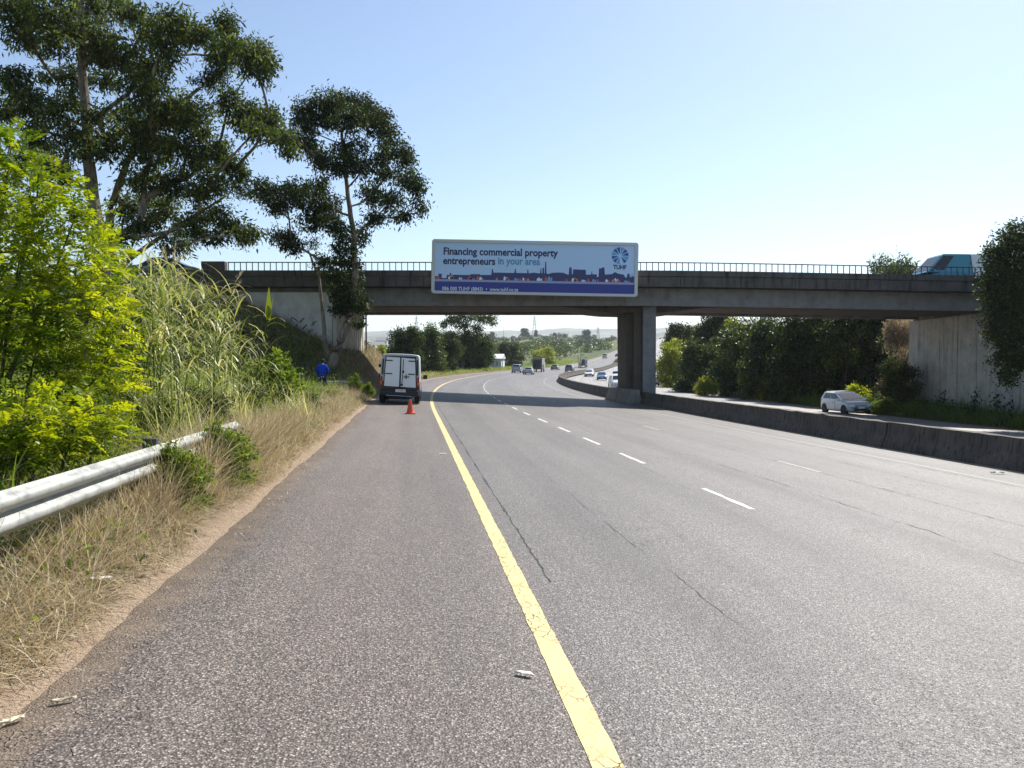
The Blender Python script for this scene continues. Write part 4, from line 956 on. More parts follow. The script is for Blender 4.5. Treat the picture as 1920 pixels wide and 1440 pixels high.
# distant woodland on the hills
def woodland():
    r = np.random.default_rng(9); f = Foliage(); X = []; Y = []
    while len(X) < 900:
        Rr = 230 * (1500 / 230) ** r.uniform(0, 1); a = R(r.uniform(-26, 34)); x, y = Rr * math.sin(a), Rr * math.cos(a); s, lat = w2r([x], [y])
        if -8 < lat[0] < 36: continue
        if wob(np.array([x]), np.array([y]), .016, 21)[0] < -.15 and r.uniform() < .7: continue
        if Rr < 300 and -24 < lat[0] < 0: continue
        X.append(x); Y.append(y)
    Z = terrain(np.array(X), np.array(Y))
    for x, y, z in zip(X, Y, Z):
        d = math.hypot(x, y); h = r.uniform(2.5, 5.5) * (1.4 if lat[0] > 0 else 1); w_ = h * r.uniform(.7, 1.5); n = 110; L = .5 + d * .0011
        u = unit(r.normal(size=(n, 3))) * (r.uniform(0, 1, (n, 1)) ** .3); P = np.array([x, y, z + h * .45]) + u * np.array([w_, w_, h * .6])
        V, F = leaf_quads(P, unit(r.normal(size=(n, 3))), L * 1.3, L * .8, r=r); f.add(V, F, np.clip(r.uniform(.2, .8) + r.normal(0, .12, n), 0, 1))
    o = f.build('distant_woodland', M['leaf_olive'], kind='stuff'); tag(o, 'hazy scattered woodland over the distant hills', 'woodland')
woodland()

# dirt gathered at the foot of the barrier
sg = np.arange(-4, 120, .35); jw = .10 + .05 * np.abs(wob(sg, sg * 0, .9, 31)) 
sandm = mat('gathered_dirt', (.36, .29, .20), .95); kk = N(sandm); kk.color(kk.ramp(kk.noise(kk.coords('UV'), 14, 5, .7), [(.35, (.14, .11, .08)), (.6, (.36, .29, .20))]))
mark('roadside_dirt', [(sg, np.stack([13.10 - jw, np.full(len(sg), 13.24)], -1))], sandm, .006)

# ------------------------------------------------------------------ guardrail
def guardrail():
    galv = mat('galvanised_steel', (.55, .56, .55), .6, .25); k = N(galv); n1 = k.noise(k.coords('Object'), 6, 5, .7)
    k.color(k.ramp(n1, [(.3, (.22, .22, .20)), (.5, (.33, .335, .31)), (.66, (.38, .38, .34)), (.75, (.20, .16, .11))])); k.l(k.maprange(n1, .3, .7, .35, .6), k.b.inputs['Roughness'])
    base = r2w(2, -2.75); t = thing('guardrail', 'galvanised W-beam guardrail half buried in dry grass and weeds on the left verge', 'guardrail', tuple(base)); B0 = Vector(base)
    prof = [(0, 0), (.01, .012), (.035, .03), (.07, .045), (.083, .065), (.083, .09), (.07, .11), (.03, .135), (.008, .155), (.03, .175), (.07, .20), (.083, .22), (.083, .245), (.07, .265), (.035, .28), (.01, .298), (0, .31)]
    prof = [(a - .083, b) for a, b in prof]
    SEC = 3.81; latf = lambda s: -2.68 - .006 * max(0, s - 8)
    for i in range(-1, 3):
        s0 = 1.2 + i * SEC; V = []; ss = np.linspace(s0, s0 + SEC + .14, 7)
        off = .004 if i % 2 else 0
        for q in ss:
            p = Vector(r2w(q, latf(q))); zt = float(p.z) + .475 - .006 * max(0, q - 5); h = float(heading(q))
            for a, b in prof + [(x_ - .004, z_) for x_, z_ in reversed(prof)]:
                V.append((p.x + (a + off) * math.cos(h) - B0.x, p.y - (a + off) * math.sin(h) - B0.y, zt + b - B0.z))
        nP = len(prof) * 2; F = [(a * nP + j, a * nP + (j + 1) % nP, (a + 1) * nP + (j + 1) % nP, (a + 1) * nP + j) for a in range(6) for j in range(nP)]
        MB().add(V, F).build('rail_beam', galv, t, smooth=True)
        p = Vector(r2w(s0 + .1, latf(s0) - .17)); z = gz(p.x, p.y)
        h = float(heading(s0)); mb = MB(); Mz = Matrix.Rotation(-h, 4, 'Z')
        mb.box((0, 0, 0), (.15, .09, 1.25), Mz); mb.box(Mz @ Vector((.11, 0, .28)), (.08, .10, .30), Mz)
        mb.build('post', M['steel'], t, (p.x - B0.x, p.y - B0.y, float(r2w(s0, latf(s0))[2]) + .20 - B0.z), bevel=.008)
        mb = MB()
        for zz in (.11, .20): mb.lathe([(0, .012), (.018, .012), (.02, 0)], 8, 'x')
        bo = mb.build('bolt', galv, t, (Vector(r2w(s0 + .1, latf(s0) - .07)) - B0) + Vector((0, 0, .475 + .155)))
guardrail()

# ------------------------------------------------------------------ vehicles
def carpaint(name, c, metal=.2): return mat(name, c, .32, metal, coat=.6)
G_ = mat('window_glass', (.02, .025, .03), .08, 0, spec=.45); TY = mat('tyre_rubber', (.02, .02, .02), .85); RIM = mat('wheel_rim', (.45, .45, .47), .35, .8)
BLK = mat('black_plastic', (.02, .02, .022), .6); HL = mat('headlight_lens', (.75, .78, .8), .1, spec=.8); TL = mat('tail_light_lens', (.45, .02, .015), .2); PLT = mat('number_plate', (.75, .74, .70), .5); CHR = mat('chrome', (.7, .7, .72), .15, 1)
AMB = mat('amber_lens', (.7, .25, .02), .2)
SHAPES = {  # L, W, H, hood profile [(t, zbot, ztop, w)], greenhouse base (rear, front), roof (rear, front)
 'hatch': (3.95, 1.69, 1.48, [(0, .42, .62, .80), (.015, .30, .86, .92), (.05, .24, .97, .97), (.25, .2, .98, 1), (.55, .2, .95, 1), (.76, .2, .93, 1), (.87, .22, .86, .98), (.96, .26, .72, .90), (1, .34, .56, .74)], (.02, .80), (.09, .50)),
 'sedan': (4.5, 1.74, 1.43, [(0, .42, .66, .82), (.02, .3, .92, .93), (.14, .22, .97, .98), (.3, .2, .96, 1), (.55, .2, .93, 1), (.74, .2, .90, 1), (.87, .22, .83, .98), (.96, .26, .70, .90), (1, .34, .55, .74)], (.14, .76), (.28, .55)),
 'suv': (4.5, 1.84, 1.72, [(0, .5, .75, .84), (.015, .36, 1.05, .94), (.05, .3, 1.14, .98), (.3, .26, 1.15, 1), (.55, .26, 1.13, 1), (.77, .26, 1.10, 1), (.90, .28, 1.02, .98), (.97, .34, .85, .92), (1, .42, .65, .80)], (.02, .78), (.06, .60)),
 'minibus': (4.9, 1.88, 2.2, [(0, .4, .9, .92), (.01, .34, 1.15, .97), (.3, .28, 1.2, 1), (.7, .28, 1.2, 1), (.88, .28, 1.12, 1), (.96, .3, .95, .95), (1, .4, .7, .86)], (.012, .93), (.03, .80)),
 'van': (5.4, 2.0, 2.45, [(0, .4, .9, .94), (.01, .34, 1.25, .98), (.3, .28, 1.3, 1), (.75, .28, 1.3, 1), (.86, .28, 1.15, 1), (.96, .3, .98, .95), (1, .4, .7, .84)], (.012, .91), (.02, .72)),
}
def make_car(name, label, cat, shape, body, group=None, detail=True, side_solid=False, lower=None):
    L, W, H, st, gb, gr = SHAPES[shape]; t = thing(name, label, cat, (0, 0, 0), 0, group)
    V = []; hw = W / 2
    for (f, zb, zt, w_) in st:
        y = -L / 2 + f * L; x = hw * w_; m = (zb + zt) / 2
        half = [(x * .80, zb), (x * .97, zb + .08), (x, zb + .2), (x, m + .05), (x * .985, zt - .12), (x * .93, zt - .03), (x * .80, zt), (x * .4, zt + .015)]
        V += [(a, y, b) for a, b in half] + [(-a, y, b) for a, b in reversed(half)]
    n = 16; ns = len(st); F = [(i * n + k, i * n + (k + 1) % n, (i + 1) * n + (k + 1) % n, (i + 1) * n + k) for i in range(ns - 1) for k in range(n)]
    mb = MB(); mb.add(V, F + [tuple(range(n)), tuple(reversed(range((ns - 1) * n, ns * n)))])
    # greenhouse
    zb = np.interp(.4, [s_[0] for s_ in st], [s_[2] for s_ in st]) - .03; yb0, yb1 = -L / 2 + gb[0] * L, -L / 2 + gb[1] * L; yt0, yt1 = -L / 2 + gr[0] * L, -L / 2 + gr[1] * L
    xb, xt = hw * .94, hw * (.86 if shape in ('minibus', 'van') else .74); zt = H - .07
    ring0 = [(xb, yb0, zb), (xb, yb1, zb), (-xb, yb1, zb), (-xb, yb0, zb)]
    ring1 = [(xt, yt0, zt), (xt, yt1, zt), (-xt, yt1, zt), (-xt, yt0, zt)]
    xr_ = xt * .82; ring2 = [(xr_, yt0 + .16, H), (xr_, yt1 - .22, H), (-xr_, yt1 - .22, H), (-xr_, yt0 + .16, H)]
    mb.add(ring0 + ring1 + ring2, [(i, (i + 1) % 4, 4 + (i + 1) % 4, 4 + i) for i in range(4)] + [(4 + i, 4 + (i + 1) % 4, 8 + (i + 1) % 4, 8 + i) for i in range(4)] + [(8, 9, 10, 11)])
    bd = mb.build('body', body, t, smooth=True)
    def quad(A, B, C_, D_, u0, u1, v0, v1, m, nm, off=.012, thick=.01):
        A, B, C_, D_ = map(Vector, (A, B, C_, D_)); P = lambda u, v: (A.lerp(B, u)).lerp(D_.lerp(C_, u), v)
        q = [P(u0, v0), P(u1, v0), P(u1, v1), P(u0, v1)]; nn = (q[1] - q[0]).cross(q[3] - q[0]).normalized(); c = sum(q, Vector()) / 4
        if nn.dot(c - Vector((0, 0, H * .5))) < 0: nn = -nn
        vs = [p + nn * off for p in q] + [p - nn * thick for p in q]
        return MB().add(vs, [(0, 1, 2, 3), (7, 6, 5, 4), (0, 4, 5, 1), (1, 5, 6, 2), (2, 6, 7, 3), (3, 7, 4, 0)]).build(nm, m, t, bevel=.02 if detail else 0)
    r0, r1 = ring0, ring1
    quad(r0[1], r0[2], r1[2], r1[1], .04, .96, .12, .93, G_, 'windscreen')
    quad(r0[3], r0[0], r1[0], r1[3], .10, .90, .30 if shape != 'sedan' else .15, .88, G_, 'rear_window')
    for a, b in ((0, 1), (3, 2)):
        A, B, C_, D_ = r0[a], r0[b], r1[b], r1[a]
        if side_solid: quad(A, B, C_, D_, .80, .97, .12, .9, G_, 'side_window')
        elif shape == 'minibus':
            for u in (.03, .28, .53, .78): quad(A, B, C_, D_, u, u + .21, .15, .88, G_, 'side_window')
        else:
            quad(A, B, C_, D_, .10, .46, .16, .90, G_, 'side_window'); quad(A, B, C_, D_, .49, .88, .16, .90, G_, 'side_window')
    # wheels
    wr = .31 if shape in ('hatch', 'sedan') else .35; wy = (-L / 2 + .17 * L, -L / 2 + .82 * L)
    for y in wy:
        for sx in (-1, 1):
            MB().lathe([(0, 0), (wr + .055, 0), (wr + .055, .012), (0, .012)], 20, 'x').build('wheel_arch', BLK, t, (sx * (hw - .004) - (.012 if sx < 0 else 0), y, wr + .02))
            w_ = MB().lathe([(wr * .6, -.1), (wr * .93, -.1), (wr, -.07), (wr, .07), (wr * .93, .1), (wr * .6, .1)], 22, 'x').build('wheel', TY, t, (sx * (hw - .085), y, wr), smooth=True)
            mb = MB(); mb.lathe([(0, sx * .085), (wr * .25, sx * .09), (wr * .55, sx * .06), (wr * .66, sx * .10)], 16, 'x')
            mb.build('rim', RIM, w_)
    zf = st[-2][2]; zr = st[1][2]
    for sx in (-1, 1):
        MB().box((0, 0, 0), (.34, .10, .15)).build('headlight', HL, t, (sx * hw * .68, L / 2 - .09, zf - .08), (R(18), 0, R(-14 * sx)), bevel=.03)
        MB().box((0, 0, 0), (.16, .07, .30 if shape in ('minibus', 'van', 'suv', 'hatch') else .16)).build('tail_light', TL, t, (sx * hw * .82, -L / 2 + .045, zr - .12), (0, 0, 0), bevel=.02)
        if detail: MB().box((0, 0, 0), (.18, .09, .13)).build('wing_mirror', body, t, (sx * (hw + .07), L / 2 - (1 - gb[1]) * L - .38, zb + .10), bevel=.03)
    MB().box((0, 0, 0), (W * .48, .06, .12)).build('grille', BLK, t, (0, L / 2 - .035, zf - .16), bevel=.02)
    MB().box((0, 0, 0), (W * .62, .06, .15)).build('air_intake', BLK, t, (0, L / 2 - .012, .36), bevel=.02)
    MB().box((0, 0, 0), (W * .86, .10, .18)).build('bumper', lower or body, t, (0, -L / 2 - .01, .44), bevel=.04)
    for y, z in ((L / 2 + .02, .48), (-L / 2 - .065, .52)): MB().box((0, 0, 0), (.44, .015, .11)).build('number_plate', PLT, t, (0, y, z))
    if detail:
        for sx in (-1, 1): MB().box((0, 0, 0), (.012, .012, zb - .3)).build('door_seam', BLK, t, (sx * (hw + .001), .1 * L - .25, (zb + .3) / 2))
        for sx in (-1, 1): MB().box((0, 0, 0), (.02, .16, .03)).build('door_handle', BLK, t, (sx * (hw + .004), -.12, zb - .14))
    return t
def solve(px, lat, d0):
    best = None
    for s in np.arange(d0 * .75, d0 * 1.35, .5):
        p = r2w(s, lat); e = abs(960 + 1450 * p[0] / p[1] - px) + abs(s - d0) * .02
        if best is None or e < best[0]: best = (e, s)
    return best[1]
def drive(t, px, lat, d0, back=False, s=None):
    s = solve(px, lat, d0) if s is None else s; p = r2w(s, lat, dz=.004); h = float(heading(s))
    gr_ = math.atan(float((e_of(s + 3) - e_of(s - 3)) / 6)); sl_ = float(slope_of(s))
    t.location = tuple(p); t.rotation_mode = 'ZYX'; t.rotation_euler = ((gr_, sl_, -h) if not back else (-gr_, -sl_, math.pi - h)); return t
WHT = carpaint('white_car_paint', (.72, .73, .74), 0); SIL = carpaint('silver_car_paint', (.42, .44, .46), .5); DRK = carpaint('dark_car_paint', (.025, .03, .045), .3)
GRY = carpaint('grey_car_paint', (.16, .17, .18), .4); BLU = carpaint('blue_car_paint', (.10, .20, .34), .3); BEI = carpaint('beige_car_paint', (.40, .38, .32), .3)
drive(make_car('hatchback', 'white hatchback coming towards us alone on the opposite carriageway, right of the pier', 'car', 'hatch', WHT), 1587, 28.4, 53, True)
for nm, lab, cat, shp, pt, px, lat, d0, bk in [
    ('hatchback', 'dark-tailed pale hatchback driving away, leftmost of the distant traffic', 'car', 'suv', SIL, 970, 2.7, 158, False),
    ('sedan', 'silver sedan driving away, second from the left in the distant traffic', 'car', 'sedan', SIL, 991, 6.3, 150, False),
    ('sedan', 'small grey sedan driving away just right of the boxy truck', 'car', 'sedan', GRY, 1041, 4.0, 232, False),
    ('hatchback', 'dark rounded hatchback driving away close to the bend of the median barrier', 'car', 'suv', GRY, 1068, 9.7, 195, False),
    ('minibus', 'grey van far up the motorway below the green median island', 'van', 'minibus', BEI, 1134, 2.7, 420, False),
    ('sedan', 'dark car beside the top of the green median island, nearer of two dots', 'car', 'sedan', DRK, 1145, 6.3, 520, False),
    ('sedan', 'farthest dark car at the crest of the climbing motorway', 'car', 'suv', DRK, 1150, 4.0, 610, False),
    ('sedan', 'white car with dark bonnet shade approaching, nearest to the barrier bend', 'car', 'sedan', WHT, 1105, 17.0, 138, True),
    ('hatchback', 'white car approaching right behind the nearest one at the barrier bend', 'car', 'hatch', WHT, 1106, 16.4, 178, True),
    ('hatchback', 'pale blue hatchback approaching in the middle lane', 'car', 'hatch', BLU, 1121, 20.3, 155, True),
    ('suv', 'white sport utility car approaching just behind the pale blue hatchback', 'car', 'suv', WHT, 1131, 23.0, 168, True),
    ('suv', 'white sport utility car half hidden by the left side of the bridge pier', 'car', 'suv', WHT, 1160, 19.5, 84, True),
    ('sedan', 'silver car just showing past the right side of the bridge pier', 'car', 'sedan', SIL, 1222, 27.0, 100, True)]:
    drive(make_car(nm, lab, cat, shp, pt, detail=d0 < 100), px, lat, d0, bk)
# teal and white panel van on the bridge
teal = carpaint('teal_van_paint', (.02, .22, .30), .1)
tv = make_car('panel_van', 'teal and white high-roofed panel van crossing the bridge behind the railing', 'van', 'van', teal, side_solid=True)
zz = ZDECK - .37; pv = at(1792, 500, 48.6); tv.location = (pv.x - .1, 48.6, zz - .80); tv.rotation_euler = (0, 0, R(90))
MB().prism([(-2.66, .9), (-.75, .9), (-.55, 2.37), (-2.62, 2.37)], 0, .012, 'x').build('white_side_panel', WHT, tv, (1.0, 0, 0))
for o_ in (-1.004, ):
    MB().prism([(-2.66, .9), (-.75, .9), (-.62, 1.28), (-2.64, 1.28)], 0, .012, 'x').build('white_side_panel', WHT, tv, (o_ - .01, 0, 0))
    mb = MB(); mb.add([(-.955, -2.6, 1.28), (-.955, -.62, 1.28), (-.885, -.5, 2.34), (-.885, -2.56, 2.34), (-.93, -2.6, 1.28), (-.93, -.62, 1.28), (-.86, -.5, 2.34), (-.86, -2.56, 2.34)], [(0, 1, 2, 3), (4, 7, 6, 5), (0, 4, 5, 1), (1, 5, 6, 2), (2, 6, 7, 3), (3, 7, 4, 0)])
    o = mb.build('white_side_panel', WHT, tv, (-.035, 0, 0))
for z, a, b in ((1.86, -2.3, -1.0), (1.74, -2.2, -1.2)): MB().box((0, 0, 0), (.01, b - a, .07)).build('print', BLK, tv, (-.99 + (z - 1.28) * .066, (a + b) / 2, z), (0, R(4), 0))
dc = make_car('dark_car', 'dark car on the bridge approach behind the reeds, left of the railing', 'car', 'sedan', DRK, detail=False); dc.location = (at(320, 500, 49).x, 49, ZDECK - .30); dc.rotation_euler = (0, 0, R(-90))
# flat-fronted box truck and a recovery truck among the distant traffic
def small_truck():
    t = thing('box_truck', 'small boxy dark truck driving away between the two silver cars', 'truck', (0, 0, 0)); 
    MB().box((0, -.6, 1.95), (2.15, 3.6, 2.3)).build('cargo_box', GRY, t, bevel=.05); MB().box((0, -2.42, 1.75), (1.7, .04, 1.8)).build('rear_door', DRK, t); MB().box((0, 1.95, 1.4), (2.0, 1.5, 1.75), taper=.93).build('cab', WHT, t, bevel=.1)
    MB().box((0, 2.68, 1.75), (1.7, .08, .6)).build('windscreen', G_, t); MB().box((0, -.2, .68), (1.0, 5.2, .22)).build('chassis', BLK, t); MB().box((0, -2.4, 3.08), (2.0, .12, .08)).build('roof_trim', WHT, t)
    for y in (-1.5, 1.8):
        for sx in (-1, 1): w_ = MB().lathe([(0, -.12), (.36, -.12), (.4, -.08), (.4, .08), (.36, .12), (0, .12)], 18, 'x').build('wheel', TY, t, (sx * .88, y, .4)); MB().lathe([(0, sx * .125), (.2, sx * .13), (.22, sx * .1)], 12, 'x').build('rim', RIM, w_)
    for sx in (-1, 1): MB().box((sx * .9, -2.45, .75), (.2, .06, .2)).build('tail_light', TL, t)
    return t
drive(small_truck(), 1010, 4.4, 196)
def recovery_truck():
    t = thing('recovery_truck', 'light truck with open overhead frame and load, driving away below the climbing lanes', 'truck', (0, 0, 0))
    MB().box((0, -.8, 1.0), (2.3, 5.0, .2)).build('flatbed', GRY, t); MB().box((0, 2.5, 1.55), (2.1, 1.6, 2.0), taper=.92).build('cab', WHT, t, bevel=.1); MB().box((0, -.5, .7), (.9, 5.8, .25)).build('chassis', BLK, t)
    for y in (-3.2, 1.4):
        for sx in (-1, 1): MB().tube([(sx * 1.1, y, 1.1), (sx * 1.1, y, 3.2)], .06, 6).build('frame_post', M['steel'], t)
    MB().box((0, -.9, 3.25), (3.4, 4.8, .12)).build('overhead_rack', GRY, t); MB().box((.35, -1.6, 1.85), (1.1, 2.0, 1.5), taper=.7).build('load', DRK, t, bevel=.1); MB().box((-.7, -2.4, 1.5), (.6, 1.0, .8)).build('load', WHT, t, bevel=.05)
    for y in (-2.2, 2.3):
        for sx in (-1, 1): MB().lathe([(0, -.14), (.42, -.14), (.46, -.08), (.46, .08), (.42, .14), (0, .14)], 18, 'x').build('wheel', TY, t, (sx * .95, y, .46))
    for sx in (-1, 1): MB().box((sx * .9, -3.32, .85), (.2, .06, .16)).build('tail_light', TL, t)
    return t
drive(recovery_truck(), 1093, 6.3, 285)

# parked light delivery van with a white double-doored canopy, seen from behind
def parked_van():
    t = thing('parked_van', 'dark pickup van with white double-doored canopy parked on the left shoulder', 'van', (0, 0, 0))
    navy_ = carpaint('navy_van_paint', (.012, .02, .035), .3); can = mat('canopy_fibreglass', (.42, .44, .46), .45); dr = mat('canopy_door', (.78, .79, .80), .5); seal = mat('door_seal', (.015, .016, .02), .6)
    W = 1.78
    # lower body: bumper line to waist, gently rounded
    V = []; st = [(-.02, .46, .98, .93), (.06, .34, 1.02, .985), (.6, .30, 1.02, 1), (2.6, .30, 1.02, 1), (3.5, .30, 1.00, 1), (4.15, .34, .90, .97), (4.42, .44, .72, .86)]
    for y, zb, zt, w_ in st:
        x = W / 2 * w_; half = [(x * .86, zb), (x * .97, zb + .06), (x, zb + .22), (x * 1.0, (zb + zt) / 2), (x * .985, zt - .12), (x * .96, zt)]
        V += [(a, y, b) for a, b in half] + [(-a, y, b) for a, b in reversed(half)]
    n = 12; F = [(i * n + k, i * n + (k + 1) % n, (i + 1) * n + (k + 1) % n, (i + 1) * n + k) for i in range(len(st) - 1) for k in range(n)]
    MB().add(V, F + [tuple(range(n)), tuple(reversed(range((len(st) - 1) * n, len(st) * n)))]).build('body', navy_, t, smooth=True)
    # cab
    ring0 = [(.84, 2.35, 1.0), (.84, 3.75, .98), (-.84, 3.75, .98), (-.84, 2.35, 1.0)]; ring1 = [(.70, 2.4, 1.56), (.70, 3.0, 1.56), (-.70, 3.0, 1.56), (-.70, 2.4, 1.56)]
    MB().add(ring0 + ring1, [(i, (i + 1) % 4, 4 + (i + 1) % 4, 4 + i) for i in range(4)] + [(4, 5, 6, 7)]).build('cab', navy_, t, bevel=.05, smooth=True)
    MB().add([(.74, 3.66, 1.06), (-.74, 3.66, 1.06), (-.62, 3.06, 1.53), (.62, 3.06, 1.53), (.74, 3.69, 1.08), (-.74, 3.69, 1.08), (-.62, 3.09, 1.55), (.62, 3.09, 1.55)], [(0, 1, 2, 3), (4, 7, 6, 5), (0, 4, 5, 1), (1, 5, 6, 2), (2, 6, 7, 3), (3, 7, 4, 0)]).build('windscreen', G_, t)
    # canopy: tapering towards the rounded roof
    V = []; prof = lambda k: [(.87, .98), (.855, 1.5), (.82, 2.08), (.80, 2.16), (.75, 2.20), (.45, 2.225), (0, 2.235)]
    for y, sc in ((.02, .985), (.10, 1), (1.2, 1.005), (2.25, 1), (2.36, .98)):
        half = [(a * (sc if b > 2 else 1), .98 + (b - .98) * sc) for a, b in prof(0)]; V += [(a, y, b) for a, b in half] + [(-a, y, b) for a, b in reversed(half[:-1])]
    n = 13; F = [(i * n + k, i * n + k + 1, (i + 1) * n + k + 1, (i + 1) * n + k) for i in range(4) for k in range(n - 1)] + [tuple(range(n)), tuple(reversed(range(4 * n, 5 * n)))]
    MB().add(V, F).build('canopy', can, t, smooth=True)
    for sx in (-1, 1):
        MB().add([(sx * .857, .5, 1.2), (sx * .857, 2.0, 1.2), (sx * .83, 2.0, 1.85), (sx * .83, .5, 1.85), (sx * .835, .5, 1.2), (sx * .835, 2.0, 1.2), (sx * .808, 2.0, 1.85), (sx * .808, .5, 1.85)], [(0, 1, 2, 3), (4, 7, 6, 5), (0, 4, 5, 1), (1, 5, 6, 2), (2, 6, 7, 3), (3, 7, 4, 0)]).build('side_window', G_, t)
        # small rear quarter glass, seen beside the doors
        MB().add([(sx * .80, -.004, 1.30), (sx * .735, -.004, 1.30), (sx * .72, -.004, 1.98), (sx * .775, -.004, 1.98), (sx * .80, .04, 1.30), (sx * .735, .04, 1.30), (sx * .72, .04, 1.98), (sx * .775, .04, 1.98)], [(0, 1, 2, 3), (4, 7, 6, 5), (0, 4, 5, 1), (1, 5, 6, 2), (2, 6, 7, 3), (3, 7, 4, 0)]).build('corner_window', G_, t)
    # dark opening frame then the two doors
    def plate(pts, y0, y1, m, nm, par=t, bev=0): return MB().prism(pts, y0, y1, 'y').build(nm, m, par, bevel=bev)
    plate([(-.72, .74), (.76, .74), (.69, 2.12), (-.65, 2.12)], -.02, .03, seal, 'door_frame')
    for pts, hx in (([(-.68, .79), (-.02, .77), (-.01, 2.06), (-.61, 2.08)], (-.66, 1)), ([(.05, .77), (.72, .75), (.64, 2.03), (.05, 2.06)], (.69, -1))):
        d = plate(pts, -.055, -.021, dr, 'rear_door', bev=.012)
        for z in (1.92, 1.34): MB().box((hx[0] * .93 + hx[1] * .13, -.07, z), (.30, .022, .045)).build('hinge', seal, d, bevel=.006)
    lk = MB().tube([(.10, -.075, .84), (.13, -.085, 1.42), (.13, -.085, 1.46), (.14, -.075, 2.0)], .014, 6).build('lock_bar', seal, t)
    MB().box((.14, -.09, 1.44), (.08, .04, .10)).build('lock_guide', seal, lk, bevel=.01); MB().box((.10, -.09, .86), (.09, .04, .09)).build('lock_guide', seal, lk, bevel=.01)
    MB().box((.30, -.10, 1.22), (.26, .03, .035)).build('handle', seal, lk, bevel=.008); MB().box((.28, -.10, 1.22), (.05, .05, .16)).build('handle', seal, lk, bevel=.01)
    for sx in (-1, 1):
        l_ = MB().box((sx * .815, .01, 1.0), (.12, .08, .44), taper=.75).build('tail_light', TL, t, bevel=.02); MB().box((sx * .815, -.035, .93), (.08, .02, .09)).build('reversing_lens', AMB, l_, bevel=.008)
        a = MB().tube([(sx * .88, 3.1, 1.12), (sx * 1.0, 3.1, 1.16)], .02).build('mirror_arm', BLK, t); MB().box((0, 0, 0), (.20, .10, .20)).build('mirror', BLK, a, (sx * 1.06, 3.1, 1.18), bevel=.03)
        m2 = MB().tube([(sx * .88, 1.9, 1.62), (sx * 1.0, 1.9, 1.62)], .015).build('mirror_arm', BLK, t); MB().box((0, 0, 0), (.16, .08, .16)).build('mirror', BLK, m2, (sx * 1.02, 1.9, 1.66), bevel=.03)
        for y in (.75, 3.5):
            w_ = MB().lathe([(.18, -.1), (.27, -.1), (.30, -.07), (.30, .07), (.27, .1), (.18, .1)], 24, 'x').build('wheel', TY, t, (sx * .76, y, .30), smooth=True); MB().lathe([(0, sx * .07), (.12, sx * .08), (.18, sx * .05), (.19, sx * .10)], 16, 'x').build('rim', RIM, w_)
            MB().lathe([(0, 0), (.35, 0), (.35, .01), (0, .01)], 24, 'x').build('wheel_arch', BLK, t, (sx * .886 - (.01 if sx < 0 else 0), y, .33))
    MB().box((0, -.07, .50), (1.70, .16, .22)).build('bumper', BLK, t, bevel=.04); MB().tube([(-.58, -.17, .385), (.56, -.17, .355)], .022, 8).build('tow_bar', CHR, t)
    MB().box((.06, -.165, .60), (.44, .012, .12)).build('number_plate', PLT, t)
    for x in (-.08, .0, .05, .10, .18): MB().box((x + .04, -.173, .60), (.028, .004, .06)).build('plate_mark', GRY, t)
    MB().box((0, 2.0, .28), (1.0, 3.6, .16)).build('underbody', BLK, t)
    return t
pvn = parked_van(); s0 = 34.6; pq = r2w(s0, -.62, dz=.004); pvn.location = tuple(pq); pvn.rotation_mode = 'ZYX'; pvn.rotation_euler = (0, R(2.2), -TH0 + R(.5)); pvn.rotation_euler[2] = -float(heading(s0)) - R(1.5)

# ------------------------------------------------------------------ cone
def cone():
    p = at(769, 775, 27.8); z = float(road_z(*w2r([p.x], [p.y]))[0]) + .004; org_ = mat('cone_plastic', (.75, .09, .03), .5)
    t = thing('traffic_cone', 'orange traffic cone standing on the shoulder behind the parked van', 'cone', (p.x, p.y, z), R(12))
    MB().box((0, 0, .018), (.36, .36, .036)).build('base', org_, t, bevel=.015)
    MB().lathe([(.145, .03), (.13, .06), (.105, .16), (.075, .34), (.05, .44), (.035, .51), (.026, .515), (0, .515)], 24).build('body', org_, t, smooth=True)
    MB().lathe([(.088, .27), (.0915, .272), (.0755, .362), (.072, .36)], 24).build('band', mat('faded_cone_band', (.60, .12, .06), .45), t)
cone()

